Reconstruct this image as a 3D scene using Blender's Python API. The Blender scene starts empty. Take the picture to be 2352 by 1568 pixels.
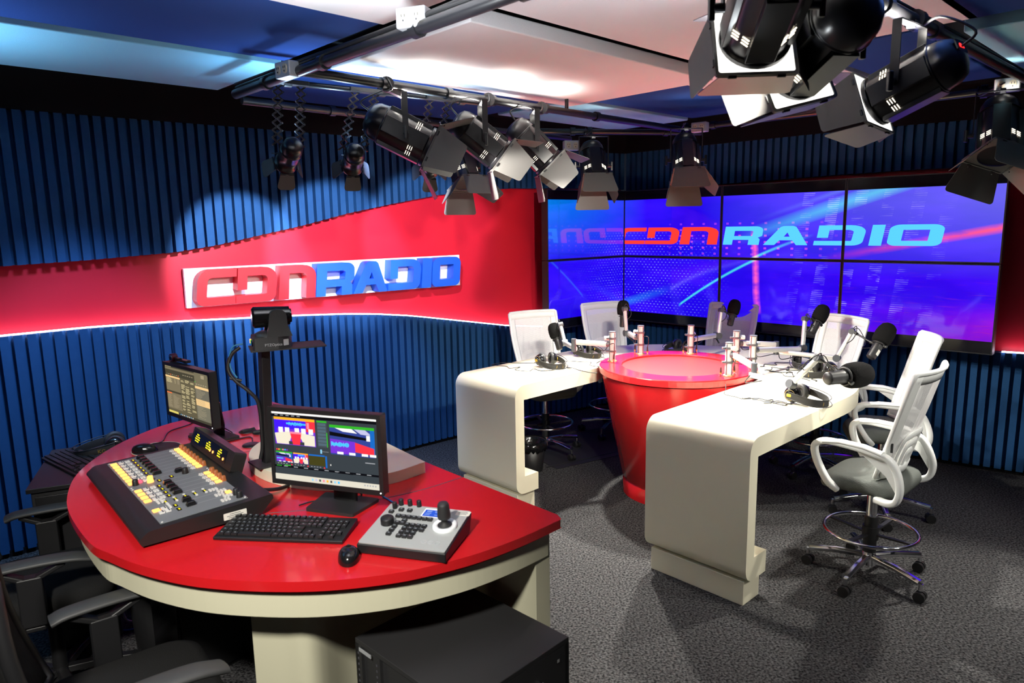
import bpy, math, random
from mathutils import Vector as V, Matrix as Mx
from mathutils.geometry import tessellate_polygon

D = bpy.data
S = bpy.context.scene
COL = S.collection
PI = math.pi
rnd = random.Random(11)

# ------------------------------------------------------------------ mesh builder
class MB:
    """Collects shapes and links them as ONE mesh object."""
    def __init__(s, m=None):
        s.v = []; s.f = []; s.sm = []; s.mi = []
        s.m = m or Mx.Identity(4)
        s.cur = 0
    def add(s, vs, fs, smooth=False, m=None):
        b = len(s.v)
        M = s.m @ m if m is not None else s.m
        s.v += [M @ V(p) for p in vs]
        for f in fs:
            s.f.append([b + i for i in f]); s.sm.append(smooth); s.mi.append(s.cur)
        return s
    def box(s, c, d, m=None):
        x, y, z = c; a, b, h = d[0] / 2, d[1] / 2, d[2] / 2
        vs = [(x - a, y - b, z - h), (x + a, y - b, z - h), (x + a, y + b, z - h), (x - a, y + b, z - h),
              (x - a, y - b, z + h), (x + a, y - b, z + h), (x + a, y + b, z + h), (x - a, y + b, z + h)]
        return s.add(vs, [(0, 3, 2, 1), (4, 5, 6, 7), (0, 1, 5, 4), (1, 2, 6, 5), (2, 3, 7, 6), (3, 0, 4, 7)], False, m)
    def bar(s, p0, p1, w, t, up=(0, 0, 1)):
        """rectangular bar from p0 to p1: w across, t along up"""
        p0 = V(p0); p1 = V(p1); z = (p1 - p0).normalized(); u = V(up)
        x = u.cross(z)
        if x.length < 1e-4: x = V((1, 0, 0)).cross(z)
        x.normalize(); y = z.cross(x)
        vs = []
        for p in (p0, p1):
            for a, b in ((-1, -1), (1, -1), (1, 1), (-1, 1)):
                vs.append(p + x * (a * w / 2) + y * (b * t / 2))
        return s.add(vs, [(3, 2, 1, 0), (4, 5, 6, 7), (0, 1, 5, 4), (1, 2, 6, 5), (2, 3, 7, 6), (3, 0, 4, 7)])
    def cyl(s, p0, p1, r0, r1=None, n=20, caps=True, m=None):
        r1 = r0 if r1 is None else r1
        p0 = V(p0); p1 = V(p1); z = (p1 - p0).normalized()
        x = V((0, 0, 1)).cross(z)
        if x.length < 1e-4: x = V((1, 0, 0))
        x.normalize(); y = z.cross(x)
        r = []
        for p, q in ((p0, r0), (p1, r1)):
            r.append([p + (x * math.cos(2 * PI * i / n) + y * math.sin(2 * PI * i / n)) * q for i in range(n)])
        s.add(r[0] + r[1], [(i, (i + 1) % n, n + (i + 1) % n, n + i) for i in range(n)], True, m)
        if caps:
            if r0 > 1e-5: s.add(r[0], [tuple(range(n - 1, -1, -1))], False, m)
            if r1 > 1e-5: s.add(r[1], [tuple(range(n))], False, m)
        return s
    def lathe(s, prof, n=32, m=None, smooth=True, cap=True):
        """prof = [(radius, height)] about local z; creases where listed twice"""
        vs = []; fs = []
        for r, h in prof:
            for i in range(n):
                a = 2 * PI * i / n
                vs.append((r * math.cos(a), r * math.sin(a), h))
        for k in range(len(prof) - 1):
            if prof[k] == prof[k + 1]: continue
            for i in range(n):
                j = (i + 1) % n
                fs.append((k * n + i, k * n + j, (k + 1) * n + j, (k + 1) * n + i))
        s.add(vs, fs, smooth, m)
        if cap:
            if prof[0][0] > 1e-5: s.add(vs[:n], [tuple(range(n - 1, -1, -1))], False, m)
            if prof[-1][0] > 1e-5: s.add(vs[-n:], [tuple(range(n))], False, m)
        return s
    def tube(s, pts, r, n=7, closed=False, m=None, sec=None, up=None):
        """round tube (or any section 'sec' [(across, along up)]) swept along a path"""
        pts = [V(p) for p in pts]; N = len(pts)
        sec = sec or [(r * math.cos(2 * PI * i / n), r * math.sin(2 * PI * i / n)) for i in range(n)]
        n = len(sec); vs = []; px = None
        for i in range(N):
            a = pts[(i - 1) % N] if (closed or i > 0) else pts[0]
            b = pts[(i + 1) % N] if (closed or i < N - 1) else pts[-1]
            t = (b - a).normalized()
            if up is not None:
                x = V(up).cross(t)
            elif px is None:
                x = V((0, 0, 1)).cross(t)
                if x.length < .1: x = V((1, 0, 0)).cross(t)
            else:
                x = px - t * px.dot(t)
            if x.length < 1e-6: x = V((1, 0, 0))
            x.normalize(); px = x; y = t.cross(x)
            vs += [pts[i] + x * c + y * d for c, d in sec]
        fs = []
        for i in range(N if closed else N - 1):
            j = (i + 1) % N
            for k in range(n):
                l = (k + 1) % n
                fs.append((i * n + k, i * n + l, j * n + l, j * n + k))
        s.add(vs, fs, True, m)
        if not closed:
            s.add(vs[:n], [tuple(range(n - 1, -1, -1))], False, m)
            s.add(vs[-n:], [tuple(range(n))], False, m)
        return s
    def prism(s, poly, h0, h1, m=None, holes=(), smooth=False):
        """2-D outline (and holes) extruded along local z"""
        loops = [poly] + list(holes)
        flat = [p for l in loops for p in l]
        tris = tessellate_polygon([[V((p[0], p[1], 0)) for p in l] for l in loops])
        def area(t):
            a, b, c = (flat[i] for i in t)
            return (b[0] - a[0]) * (c[1] - a[1]) - (c[0] - a[0]) * (b[1] - a[1])
        tris = [t if area(t) > 0 else (t[0], t[2], t[1]) for t in tris]
        s.add([(p[0], p[1], h1) for p in flat], tris, False, m)
        s.add([(p[0], p[1], h0) for p in flat], [(t[0], t[2], t[1]) for t in tris], False, m)
        for k, l in enumerate(loops):
            n = len(l)
            ar = sum(l[i][0] * l[(i + 1) % n][1] - l[(i + 1) % n][0] * l[i][1] for i in range(n))
            ccw = (ar > 0) == (k == 0)
            vs = [(p[0], p[1], h0) for p in l] + [(p[0], p[1], h1) for p in l]
            fs = [(i, (i + 1) % n, n + (i + 1) % n, n + i) if ccw else ((i + 1) % n, i, n + i, n + (i + 1) % n) for i in range(n)]
            s.add(vs, fs, smooth, m)
        return s
    def ball(s, c, r, sc=(1, 1, 1), n=16, k=10, m=None):
        vs = []; fs = []
        for j in range(k + 1):
            t = PI * j / k
            for i in range(n):
                a = 2 * PI * i / n
                vs.append((c[0] + r * sc[0] * math.sin(t) * math.cos(a), c[1] + r * sc[1] * math.sin(t) * math.sin(a), c[2] - r * sc[2] * math.cos(t)))
        for j in range(k):
            for i in range(n):
                l = (i + 1) % n
                fs.append((j * n + i, j * n + l, (j + 1) * n + l, (j + 1) * n + i))
        return s.add(vs, fs, True, m)
    def torus(s, c, R, r, n=40, k=8, m=None, ax=None):
        pts = [(c[0] + R * math.cos(2 * PI * i / n), c[1] + R * math.sin(2 * PI * i / n), c[2]) for i in range(n)]
        return s.tube(pts, r, k, True, m)
    def grid(s, P, smooth=True, flip=False):
        """P[i][j] surface patch"""
        a = len(P); b = len(P[0])
        fs = []
        for i in range(a - 1):
            for j in range(b - 1):
                q = (i * b + j, i * b + j + 1, (i + 1) * b + j + 1, (i + 1) * b + j)
                fs.append(q[::-1] if flip else q)
        return s.add([p for r in P for p in r], fs, smooth)
    def quad(s, a, b, c, d):
        return s.add([a, b, c, d], [(0, 1, 2, 3)])
    def build(s, name, mats, parent=None, bevel=0, seg=2, label=None, solid=0, uv=None):
        me = D.meshes.new(name)
        me.from_pydata([tuple(p) for p in s.v], [], s.f)
        mats = mats if isinstance(mats, (list, tuple)) else [mats]
        for q in mats: me.materials.append(q)
        me.polygons.foreach_set('use_smooth', [True if bevel else x for x in s.sm])
        me.polygons.foreach_set('material_index', s.mi)
        if uv:
            l = me.uv_layers.new(name='UVMap')
            for lp in me.loops: l.data[lp.index].uv = uv(me.vertices[lp.vertex_index].co)
        me.update()
        o = D.objects.new(name, me); COL.objects.link(o)
        if parent is not None: o.parent = parent
        if solid:
            q = o.modifiers.new('thickness', 'SOLIDIFY'); q.thickness = solid; q.offset = 0
        if bevel:
            q = o.modifiers.new('bevel', 'BEVEL'); q.width = bevel; q.segments = seg
            q.limit_method = 'ANGLE'; q.angle_limit = math.radians(40); q.harden_normals = True
        if label: o['label'] = label
        return o

def thing(name, label, cat, loc=(0, 0, 0), rz=0, group=None):
    o = D.objects.new(name, None); COL.objects.link(o)
    o.empty_display_size = .1
    o.location = loc; o.rotation_euler = (0, 0, rz)
    return tag(o, label, cat, group)
def tag(o, label, cat, group=None):
    o['label'] = label; o['category'] = cat
    if group: o['group'] = group
    return o
def struct(o):
    o['kind'] = 'structure'; return o
def dup(root, loc, rz, label, group=None):
    r = root.copy(); COL.objects.link(r); r.location = loc; r.rotation_euler = (0, 0, rz); r['label'] = label
    if group: r['group'] = group
    for ch in list(root.children):
        c = ch.copy(); COL.objects.link(c); c.parent = r
        for g in list(ch.children):
            d = g.copy(); COL.objects.link(d); d.parent = c
    return r
def rot(rz): return Mx.Rotation(rz, 4, 'Z')
def TR(x, y, z): return Mx.Translation((x, y, z))
def frame(o, x, y, z):
    """matrix from origin and three axes"""
    m = Mx.Identity(4)
    for i, a in enumerate((x, y, z, o)):
        a = V(a)
        for k in range(3): m[k][i] = a[k]
    return m
def arc(cx, cy, r, a0, a1, n):
    return [(cx + r * math.cos(a0 + (a1 - a0) * i / n), cy + r * math.sin(a0 + (a1 - a0) * i / n)) for i in range(n + 1)]
def rp(pts, n=6):
    """polygon with rounded corners: points (x, y[, radius])"""
    out = []; N = len(pts)
    for i, p in enumerate(pts):
        if len(p) < 3 or p[2] <= 0: out.append((p[0], p[1])); continue
        P = V(p[:2]); A = V(pts[i - 1][:2]); B = V(pts[(i + 1) % N][:2])
        u = A - P; w = B - P; lu = u.length; lw = w.length; u.normalize(); w.normalize()
        ang = u.angle(w); d = min(p[2] / math.tan(ang / 2), lu * .49, lw * .49); r = d * math.tan(ang / 2)
        c = P + (u + w).normalized() * (r / math.sin(ang / 2))
        q0 = P + u * d - c; q1 = P + w * d - c; a0 = math.atan2(q0.y, q0.x); a1 = math.atan2(q1.y, q1.x)
        da = (a1 - a0 + PI) % (2 * PI) - PI
        out += [(c.x + r * math.cos(a0 + da * k / n), c.y + r * math.sin(a0 + da * k / n)) for k in range(n + 1)]
    return out
def rrect(w, h, r, n=5):
    return rp([(-w / 2, -h / 2, r), (w / 2, -h / 2, r), (w / 2, h / 2, r), (-w / 2, h / 2, r)], n)
def spline(pts, k=6, closed=False):
    """Catmull-Rom through 2-D / 3-D points"""
    P = [V(p) for p in pts]; N = len(P); out = []
    for i in range(N if closed else N - 1):
        a = P[(i - 1) % N] if closed or i > 0 else P[0] * 2 - P[1]
        b = P[i]; c = P[(i + 1) % N]
        d = P[(i + 2) % N] if closed or i < N - 2 else P[-1] * 2 - P[-2]
        for j in range(k):
            t = j / k
            out.append(.5 * ((2 * b) + (c - a) * t + (2 * a - 5 * b + 4 * c - d) * t * t + (3 * b - a - 3 * c + d) * t ** 3))
    if not closed: out.append(P[-1])
    return out

# ------------------------------------------------------------------ materials
def mat(name, col, rough=.5, metal=0, spec=.5, emit=None, es=0, noise=None, bump=None, coat=0, alpha=1):
    m = D.materials.new(name); m.use_nodes = True
    nt = m.node_tree; b = nt.nodes['Principled BSDF']
    b.inputs['Base Color'].default_value = (*col, 1)
    b.inputs['Roughness'].default_value = rough; b.inputs['Metallic'].default_value = metal
    b.inputs['Specular IOR Level'].default_value = spec
    if coat: b.inputs['Coat Weight'].default_value = coat; b.inputs['Coat Roughness'].default_value = .08
    if emit: b.inputs['Emission Color'].default_value = (*emit, 1); b.inputs['Emission Strength'].default_value = es
    tc = None
    if noise or bump:
        tc = nt.nodes.new('ShaderNodeTexCoord')
    if noise:
        sc, c2, lo, hi = noise
        n = nt.nodes.new('ShaderNodeTexNoise'); n.inputs['Scale'].default_value = sc; n.inputs['Detail'].default_value = 3
        nt.links.new(tc.outputs['Object'], n.inputs['Vector'])
        r = nt.nodes.new('ShaderNodeMapRange'); r.inputs['From Min'].default_value = lo; r.inputs['From Max'].default_value = hi
        nt.links.new(n.outputs['Fac'], r.inputs['Value'])
        x = nt.nodes.new('ShaderNodeMix'); x.data_type = 'RGBA'
        x.inputs['A'].default_value = (*col, 1); x.inputs['B'].default_value = (*c2, 1)
        nt.links.new(r.outputs['Result'], x.inputs['Factor']); nt.links.new(x.outputs['Result'], b.inputs['Base Color'])
    if bump:
        n = nt.nodes.new('ShaderNodeTexNoise'); n.inputs['Scale'].default_value = bump[0]; n.inputs['Detail'].default_value = 2
        nt.links.new(tc.outputs['Object'], n.inputs['Vector'])
        q = nt.nodes.new('ShaderNodeBump'); q.inputs['Strength'].default_value = bump[1]; q.inputs['Distance'].default_value = .01
        nt.links.new(n.outputs['Fac'], q.inputs['Height']); nt.links.new(q.outputs['Normal'], b.inputs['Normal'])
    if alpha < 1: b.inputs['Alpha'].default_value = alpha
    return m
def glow(name, col, s):
    m = D.materials.new(name); m.use_nodes = True; nt = m.node_tree; nt.nodes.clear()
    e = nt.nodes.new('ShaderNodeEmission'); e.inputs['Color'].default_value = (*col, 1); e.inputs['Strength'].default_value = s
    o = nt.nodes.new('ShaderNodeOutputMaterial'); nt.links.new(e.outputs[0], o.inputs[0])
    return m
class Ex:
    """tiny expression -> math nodes"""
    def __init__(s, nt, so): s.nt = nt; s.so = so
    def op(s, kind, *a):
        n = s.nt.nodes.new('ShaderNodeMath'); n.operation = kind
        for i, x in enumerate((s,) + a):
            if isinstance(x, Ex): s.nt.links.new(x.so, n.inputs[i])
            else: n.inputs[i].default_value = x
        return Ex(s.nt, n.outputs[0])
    def __add__(s, o): return s.op('ADD', o)
    __radd__ = __add__
    def __mul__(s, o): return s.op('MULTIPLY', o)
    __rmul__ = __mul__
    def __sub__(s, o): return s.op('SUBTRACT', o)
    def __rsub__(s, o): return (s * -1) + o
    def abs(s): return s.op('ABSOLUTE')
    def cl(s): return s.op('MINIMUM', 1).op('MAXIMUM', 0)
    def fract(s): return s.op('FRACT')
    def floor(s): return s.op('FLOOR')
    def pw(s, e): return s.op('POWER', e)
    def lt(s, x): return s.op('LESS_THAN', x)
    def gt(s, x): return s.op('GREATER_THAN', x)

M = {}
M['carpet'] = mat('charcoal carpet', (.010, .010, .011), .95, spec=.1, noise=(85, (.105, .104, .106), .36, .68), bump=(85, .6))
M['black_ceiling'] = mat('matte black paint', (.004, .004, .005), .9, spec=.2)
M['blue'] = mat('blue slat foam', (.011, .060, .168), .75, spec=.2, noise=(30, (.013, .066, .18), .3, .7))
M['red_wall'] = mat('red wall paint', (.63, .012, .03), .42, spec=.3)
M['red'] = mat('glossy red laminate', (.60, .012, .016), .22, spec=.5, coat=.3)
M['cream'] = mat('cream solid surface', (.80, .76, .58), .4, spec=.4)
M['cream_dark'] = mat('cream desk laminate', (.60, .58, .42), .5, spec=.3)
M['white_panel'] = mat('white acoustic fabric', (.72, .70, .72), .95, spec=.1, bump=(300, .2))
M['pale_panel'] = mat('pale blue acoustic fabric', (.24, .52, .68), .95, spec=.1, bump=(300, .2))  # pale blue cloth; saturation raised so bluish light sits in the colour
M['blue_panel'] = mat('navy acoustic fabric', (.018, .05, .20), .95, spec=.1, bump=(300, .2))
M['pipe'] = mat('black steel pipe', (.012, .012, .014), .32, spec=.5)
M['black'] = mat('black plastic', (.010, .010, .011), .45)
M['black_soft'] = mat('black rubberised plastic', (.018, .018, .019), .6)
M['black_gloss'] = mat('gloss black plastic', (.008, .008, .009), .18)
M['lamp_black'] = mat('black lamp housing', (.010, .010, .012), .28, spec=.5)
M['door_black'] = mat('black barn door metal', (.07, .068, .066), .45, spec=.5)
M['leak_glow'] = glow('painted leak glow', (1, .97, .90), 2.2)  # glow painted on the frame plates for light leaking past the cans
M['red_matte'] = mat('satin red laminate', (.66, .014, .016), .5, spec=.25)
M['foam'] = mat('black mic foam', (.008, .008, .008), .95, spec=.1, bump=(400, .6))
M['chrome'] = mat('chrome', (.75, .75, .77), .12, 1)
M['alu'] = mat('satin aluminium', (.78, .78, .76), .32, .6)
M['grey_joint'] = mat('grey joint plastic', (.06, .065, .075), .45)
M['white'] = mat('white chair plastic', (.80, .82, .80), .4)
M['seat'] = mat('grey chair fabric', (.12, .13, .12), .85, spec=.15, bump=(200, .3))
M['screen_off'] = mat('unlit lcd border', (.004, .004, .006), .12)
M['bezel'] = mat('monitor bezel', (.012, .012, .013), .35)
M['wheel'] = mat('black caster', (.012, .012, .013), .4)
M['gold'] = mat('yellow accent', (.75, .50, .03), .4)
M['gold_ring'] = mat('brass ring', (.8, .55, .25), .3, .8)
M['grey_plate'] = mat('silver grey faceplate', (.42, .44, .43), .45, .2)
M['console_face'] = mat('grey console faceplate', (.17, .18, .19), .5)
M['console_black'] = mat('black console body', (.014, .014, .014), .42)
M['white_key'] = mat('white button', (.72, .70, .66), .5)
M['cable_blue'] = mat('blue cable', (.02, .22, .65), .5)
M['cable_cream'] = mat('cream cable', (.75, .68, .40), .5)
M['sticker'] = mat('white sticker', (.80, .78, .70), .6)
M['ink'] = mat('dark ink', (.06, .06, .07), .6)
M['key'] = mat('black key', (.013, .013, .014), .5)
M['legend'] = mat('pale key legend', (.30, .34, .37), .5)
M['outlet'] = mat('galvanised outlet box', (.50, .52, .54), .45, .4)
M['bag'] = mat('black bin liner', (.006, .006, .007), .2, bump=(25, .8))
M['sign_white'] = mat('white sign board', (.86, .88, .90), .4)
M['sign_red'] = mat('red sign letter', (.62, .012, .018), .42)
M['sign_blue'] = mat('blue sign letter', (.008, .10, .66), .42)
M['lens'] = glow('lit lamp lens', (1, .96, .88), 260)
M['vent_glow'] = glow('lamp light in vents', (1, .88, .68), 2.2)
M['led_red'] = glow('red led digits', (1, .02, .02), 3.0)
M['led_strip'] = glow('white led strip', (.93, .80, 1), 9)
M['amber'] = glow('amber lit button', (1, .34, .08), 2.4)
M['amber_low'] = glow('dim amber lamp', (.55, .17, .04), .8)
M['lit_red'] = glow('red lit button', (1, .05, .08), 3)
M['oled'] = glow('yellow display text', (.9, .75, .02), 1.3)
M['oled_dim'] = mat('small display glass', (.01, .012, .005), .2)

# reticulated mesh of the chair backs: white threads with gaps between them
def mesh_fabric():
    m = D.materials.new('white chair mesh'); m.use_nodes = True; nt = m.node_tree
    b = nt.nodes['Principled BSDF']; b.inputs['Base Color'].default_value = (.82, .82, .82, 1); b.inputs['Roughness'].default_value = .7
    tc = nt.nodes.new('ShaderNodeTexCoord'); sp = nt.nodes.new('ShaderNodeSeparateXYZ'); nt.links.new(tc.outputs['Object'], sp.inputs[0])
    x = Ex(nt, sp.outputs['X']); z = Ex(nt, sp.outputs['Z'])
    h = ((x * 210).fract().lt(.36)) * ((z * 210).fract().lt(.4))
    nt.links.new((1 - h).so, b.inputs['Alpha'])
    return m
M['chair_mesh'] = mesh_fabric()
# ------------------------------------------------------------------ camera
cam = D.cameras.new('camera'); co = D.objects.new('camera', cam); COL.objects.link(co)
cam.lens = 1600 / 2352 * 36; cam.sensor_width = 36; cam.sensor_fit = 'HORIZONTAL'
cam.clip_start = .05
cp, sp_ = math.cos(math.radians(9.455)), math.sin(math.radians(9.455))
base = Mx(((1, 0, 0), (0, sp_, -cp), (0, cp, sp_))).to_4x4()      # looking along +Y, pitched down
co.matrix_world = TR(0, 0, 2.0) @ base @ Mx.Rotation(math.radians(-1.026), 4, 'Z')
cam.dof.use_dof = True; cam.dof.focus_distance = 5.2; cam.dof.aperture_fstop = 4.5
S.camera = co

# ------------------------------------------------------------------ plan of the room
WL = [(-4.6, 2.85), (-3.95, 3.42), (-3.07, 4.16), (-2.64, 4.57), (-2.28, 4.89), (-1.56, 5.52), (-1.12, 5.91), (-.63, 6.33),
      (-.19, 6.67), (.22, 6.97), (.62, 7.26), (1.0, 7.5), (1.25, 7.62)]
WR = [(1.25, 7.62), (1.72, 7.12), (2.25, 6.6), (2.75, 6.1), (3.2, 5.72), (3.55, 5.47), (3.9, 5.2), (4.3, 4.92), (4.8, 4.6)]
class Path:
    def __init__(s, pts):
        s.p = [V(p) for p in pts]; s.s = [0]
        for a, b in zip(s.p, s.p[1:]): s.s.append(s.s[-1] + (b - a).length)
        s.L = s.s[-1]
    def at(s, d):
        d = min(max(d, 0), s.L)
        for i in range(len(s.p) - 1):
            if d <= s.s[i + 1] or i == len(s.p) - 2:
                t = (d - s.s[i]) / (s.s[i + 1] - s.s[i])
                return s.p[i].lerp(s.p[i + 1], t)
    def off(s, d, o):
        """point moved o metres behind the cladding face"""
        t = (s.at(d + .12) - s.at(d - .12)).normalized()
        return s.at(d) + V((-t.y, t.x)) * o
def lut(tab):
    def f(x):
        if x <= tab[0][0]: return tab[0][1]
        for (a, b), (c, d) in zip(tab, tab[1:]):
            if x <= c:
                return b + (d - b) * (x - a) / (c - a)
        return tab[-1][1]
    return f
PL, PR = Path(WL), Path(WR)
ZT = 2.73; ZC = 2.99
wave_l = lut([(1.3, 1.80), (2.05, 1.812), (2.5, 1.827), (3.03, 1.856), (3.33, 1.897), (3.65, 1.961), (4.0, 2.03), (4.38, 2.119), (4.8, 2.197), (5.245, 2.272), (5.72, 2.328), (6.125, 2.352), (6.83, 2.364), (7.41, 2.361), (7.7, 2.352)])
ledge_l = lut([(1.5, 1.39), (2.46, 1.389), (2.72, 1.381), (3.0, 1.372), (3.285, 1.357), (3.6, 1.341), (3.95, 1.323), (4.33, 1.297), (4.62, 1.268), (4.97, 1.218), (5.436, 1.132), (6.04, 1.02), (6.5, .965), (7, .945), (7.7, .937)])
wave_r = lut([(0, 2.346), (.45, 2.35), (1.3, 2.358), (2.1, 2.374), (2.85, 2.384), (3.24, 2.38), (3.6, 2.34), (4.4, 2.2)])
ledge_r = lut([(0, .937), (1.1, .937), (2.5, .949), (3.5, .96), (4.4, .99)])

def slats(P, zb, zt, s0, s1, pitch=.070, tooth=.045, depth=.05, back=.10):
    b = MB(); n = int((s1 - s0) / pitch); pitch = (s1 - s0) / n
    def block(a, c, front):
        q = [P.off(a, front), P.off(c, front), P.off(c, back), P.off(a, back)]
        za, zc = zt(a), zt(c); ya, yc = zb(a), zb(c)
        lo = [(q[0].x, q[0].y, ya), (q[1].x, q[1].y, yc), (q[2].x, q[2].y, yc), (q[3].x, q[3].y, ya)]
        hi = [(q[0].x, q[0].y, za), (q[1].x, q[1].y, zc), (q[2].x, q[2].y, zc), (q[3].x, q[3].y, za)]
        b.add(lo + hi, [(0, 3, 2, 1), (4, 5, 6, 7), (0, 1, 5, 4), (1, 2, 6, 5), (2, 3, 7, 6), (3, 0, 4, 7)])
    for i in range(n):
        a = s0 + i * pitch
        block(a, a + tooth, 0); block(a + tooth, a + pitch, depth)
    return b
def strip(P, s0, s1, o0, o1, zb, zt, step=.12):
    """closed curved slab following the wall"""
    n = max(2, int((s1 - s0) / step)); b = MB(); vs = []
    for i in range(n + 1):
        d = s0 + (s1 - s0) * i / n
        f = P.off(d, o0); k = P.off(d, o1)
        vs += [(f.x, f.y, zb(d)), (f.x, f.y, zt(d)), (k.x, k.y, zt(d)), (k.x, k.y, zb(d))]
    fs = []
    for i in range(n):
        for k in range(4):
            l = (k + 1) % 4
            fs.append((4 * i + k, 4 * i + 4 + k, 4 * i + 4 + l, 4 * i + l))
    fs += [(0, 1, 2, 3), (4 * n + 3, 4 * n + 2, 4 * n + 1, 4 * n)]
    b.add(vs, fs)
    return b
c_ = lambda z: (lambda d: z)
wl = struct(strip(PL, 0, PL.L + .0, .10, .16, c_(0), c_(ZC)).build('wall_left', M['red_wall']))
wr = struct(strip(PR, 0, PR.L, .10, .16, c_(0), c_(ZC)).build('wall_right', M['red_wall']))
slats(PL, wave_l, c_(ZT), .3, PL.L).build('upper_slat_cladding', M['blue'], wl)
slats(PL, c_(.035), ledge_l, .3, PL.L).build('lower_slat_cladding', M['blue'], wl)
slats(PR, wave_r, c_(ZT), .0, PR.L).build('upper_slat_cladding', M['blue'], wr)
slats(PR, c_(.035), ledge_r, .0, PR.L).build('lower_slat_cladding', M['blue'], wr)
strip(PL, .3, 6.75, .03, .05, lambda d: ledge_l(d) + .001, lambda d: ledge_l(d) + .009).build('led_strip', M['led_strip'], wl)
strip(PR, 3.45, PR.L, .03, .05, lambda d: ledge_r(d) + .001, lambda d: ledge_r(d) + .009).build('led_strip', M['led_strip'], wr)
struct(strip(PL, 0, PL.L, -.012, .10, c_(ZT), c_(ZC)).build('trim_1', M['black_ceiling']))
struct(strip(PR, 0, PR.L, -.012, .10, c_(ZT), c_(ZC)).build('trim_2', M['black_ceiling']))
struct(strip(PL, .3, PL.L, .03, .10, c_(0), c_(.035)).build('baseboard_left', M['black_ceiling']))
struct(strip(PR, .0, PR.L, .03, .10, c_(0), c_(.035)).build('baseboard_right', M['black_ceiling']))

outline = [(-4.9, -1.8), (4.95, -1.8), (4.95, 4.75), (4.35, 5.15), (3.3, 5.95), (1.3, 7.86), (.9, 7.62), (-4.75, 3.05), (-4.9, 2.9)]
struct(MB().prism(outline, -.08, 0).build('floor', M['carpet']))
struct(MB().prism(outline, ZC, ZC + .08).build('ceiling', M['black_ceiling']))
M['rear'] = mat('dark grey studio wall', (.05, .055, .07), .8)
struct(MB().box((0, -1.82, 1.5), (9.8, .05, 2.98)).build('wall_rear', M['rear']))
struct(MB().box((-4.88, .55, 1.5), (.05, 4.6, 2.98)).build('wall_side_left', M['rear']))
struct(MB().box((4.93, 1.45, 1.5), (.05, 6.45, 2.98)).build('wall_side_right', M['rear']))

# ------------------------------------------------------------------ ceiling panels, laid out on the lighting grid (u, v)
E1 = V((.724, .690)); E2 = V((-.690, .724))
def UV(u, v): return E1 * u + E2 * v
GR = math.atan2(E1.y, E1.x)
def panel(u0, u1, v0, v1, z, th, m, label):
    c = UV((u0 + u1) / 2, (v0 + v1) / 2)
    o = thing('ceiling_panel', label, 'ceiling panel', (c.x, c.y, z), GR, 'acoustic panels hung under the ceiling')
    MB().box((0, 0, th / 2), (u1 - u0, v1 - v0, th)).build('panel_board', m, o, bevel=.008)
    b = MB()
    for a in (-.35, .35):
        for k in (-.35, .35):
            b.cyl((a * (u1 - u0), k * (v1 - v0), th), (a * (u1 - u0), k * (v1 - v0), ZC - z), .006, n=6)
    b.build('hanger_rods', M['pipe'], o)
W_, B_, P_ = M['white_panel'], M['blue_panel'], M['pale_panel']
panel(-1.3, 1.87, 3.74, 4.63, 2.88, .05, P_, 'long pale blue ceiling panel at the far left, beside the black fascia')
panel(-1.3, 1.88, 2.79, 3.715, 2.90, .05, B_, 'long navy ceiling panel at the upper left between white and pale blue panels')
panel(-1.0, 1.88, 1.2, 2.765, 2.89, .05, W_, 'white ceiling panel at the top edge, left of the diagonal pipe with the outlet')
panel(2.03, 3.97, 2.35, 3.515, 2.845, .07, W_, 'large low white ceiling panel over the row of lit studio lights')
panel(2.03, 3.95, 3.545, 4.75, 2.89, .05, B_, 'navy ceiling panel behind the small scissor-hung spotlights')
panel(2.0, 3.9, .95, 2.29, 2.90, .05, W_, 'white ceiling panel overhead behind the big black stage light, top edge of photo')
panel(3.98, 5.6, 1.78, 2.65, 2.885, .05, W_, 'white ceiling panel partly hidden by the barn doors of the big stage lights')
panel(3.99, 5.56, 2.68, 3.49, 2.90, .05, B_, 'navy ceiling panel above the middle of the video wall')
panel(4.0, 5.55, 3.52, 4.32, 2.885, .05, P_, 'pale blue ceiling panel in the far corner above the video wall')
panel(3.93, 5.62, 1.22, 1.76, 2.90, .05, B_, 'narrow navy ceiling panel behind the stage lights with red displays')
panel(2.2, 3.9, -.1, 1.0, 2.90, .05, B_, 'navy ceiling panel in the upper right corner, right of the black pipe')
panel(3.96, 5.4, -.1, 1.03, 2.86, .07, P_, 'pale blue ceiling panel at the right edge, below the navy one')

# ------------------------------------------------------------------ lighting pipes
def pipe(a, b, r, label, clamps=(), drop=()):
    a = V(a); b = V(b); d = b - a
    o = thing('lighting_pipe', label, 'pipe', a, math.atan2(d.y, d.x), 'black lighting pipes')
    L = d.length
    MB().cyl((0, 0, 0), (L, 0, 0), r, n=18).build('tube', M['pipe'], o)
    for t in clamps:
        MB().cyl((t * L - .02, 0, 0), (t * L + .02, 0, 0), r + .009, n=14).build('clamp', M['pipe'], o)
    for t in drop:
        MB().cyl((t * L, 0, 0), (t * L, 0, ZC - a.z - .01), .013, n=8).cyl((t * L, 0, ZC - a.z - .012), (t * L, 0, ZC - a.z), .04, n=12).build('hanger', M['pipe'], o)
    return o
def cable_on(par, L, r, m='black'):
    """cable tied along a pipe: (distance, side, up)"""
    MB().tube(spline(L, 8), r).build('tied_cable', M[m], par)
pl = pipe((-1.53, 4.10, 2.755), (.75, 1.70, 2.755), .026, 'black pipe crossing the ceiling diagonally beside the outlet box at the top', (.12, .3, .52, .7), (.93,))
cable_on(pl, [(.02, 0, .03), (.7, .008, .036), (1.4, -.006, .034), (2.2, .01, .038), (3.2, 0, .034)], .011)
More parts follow.
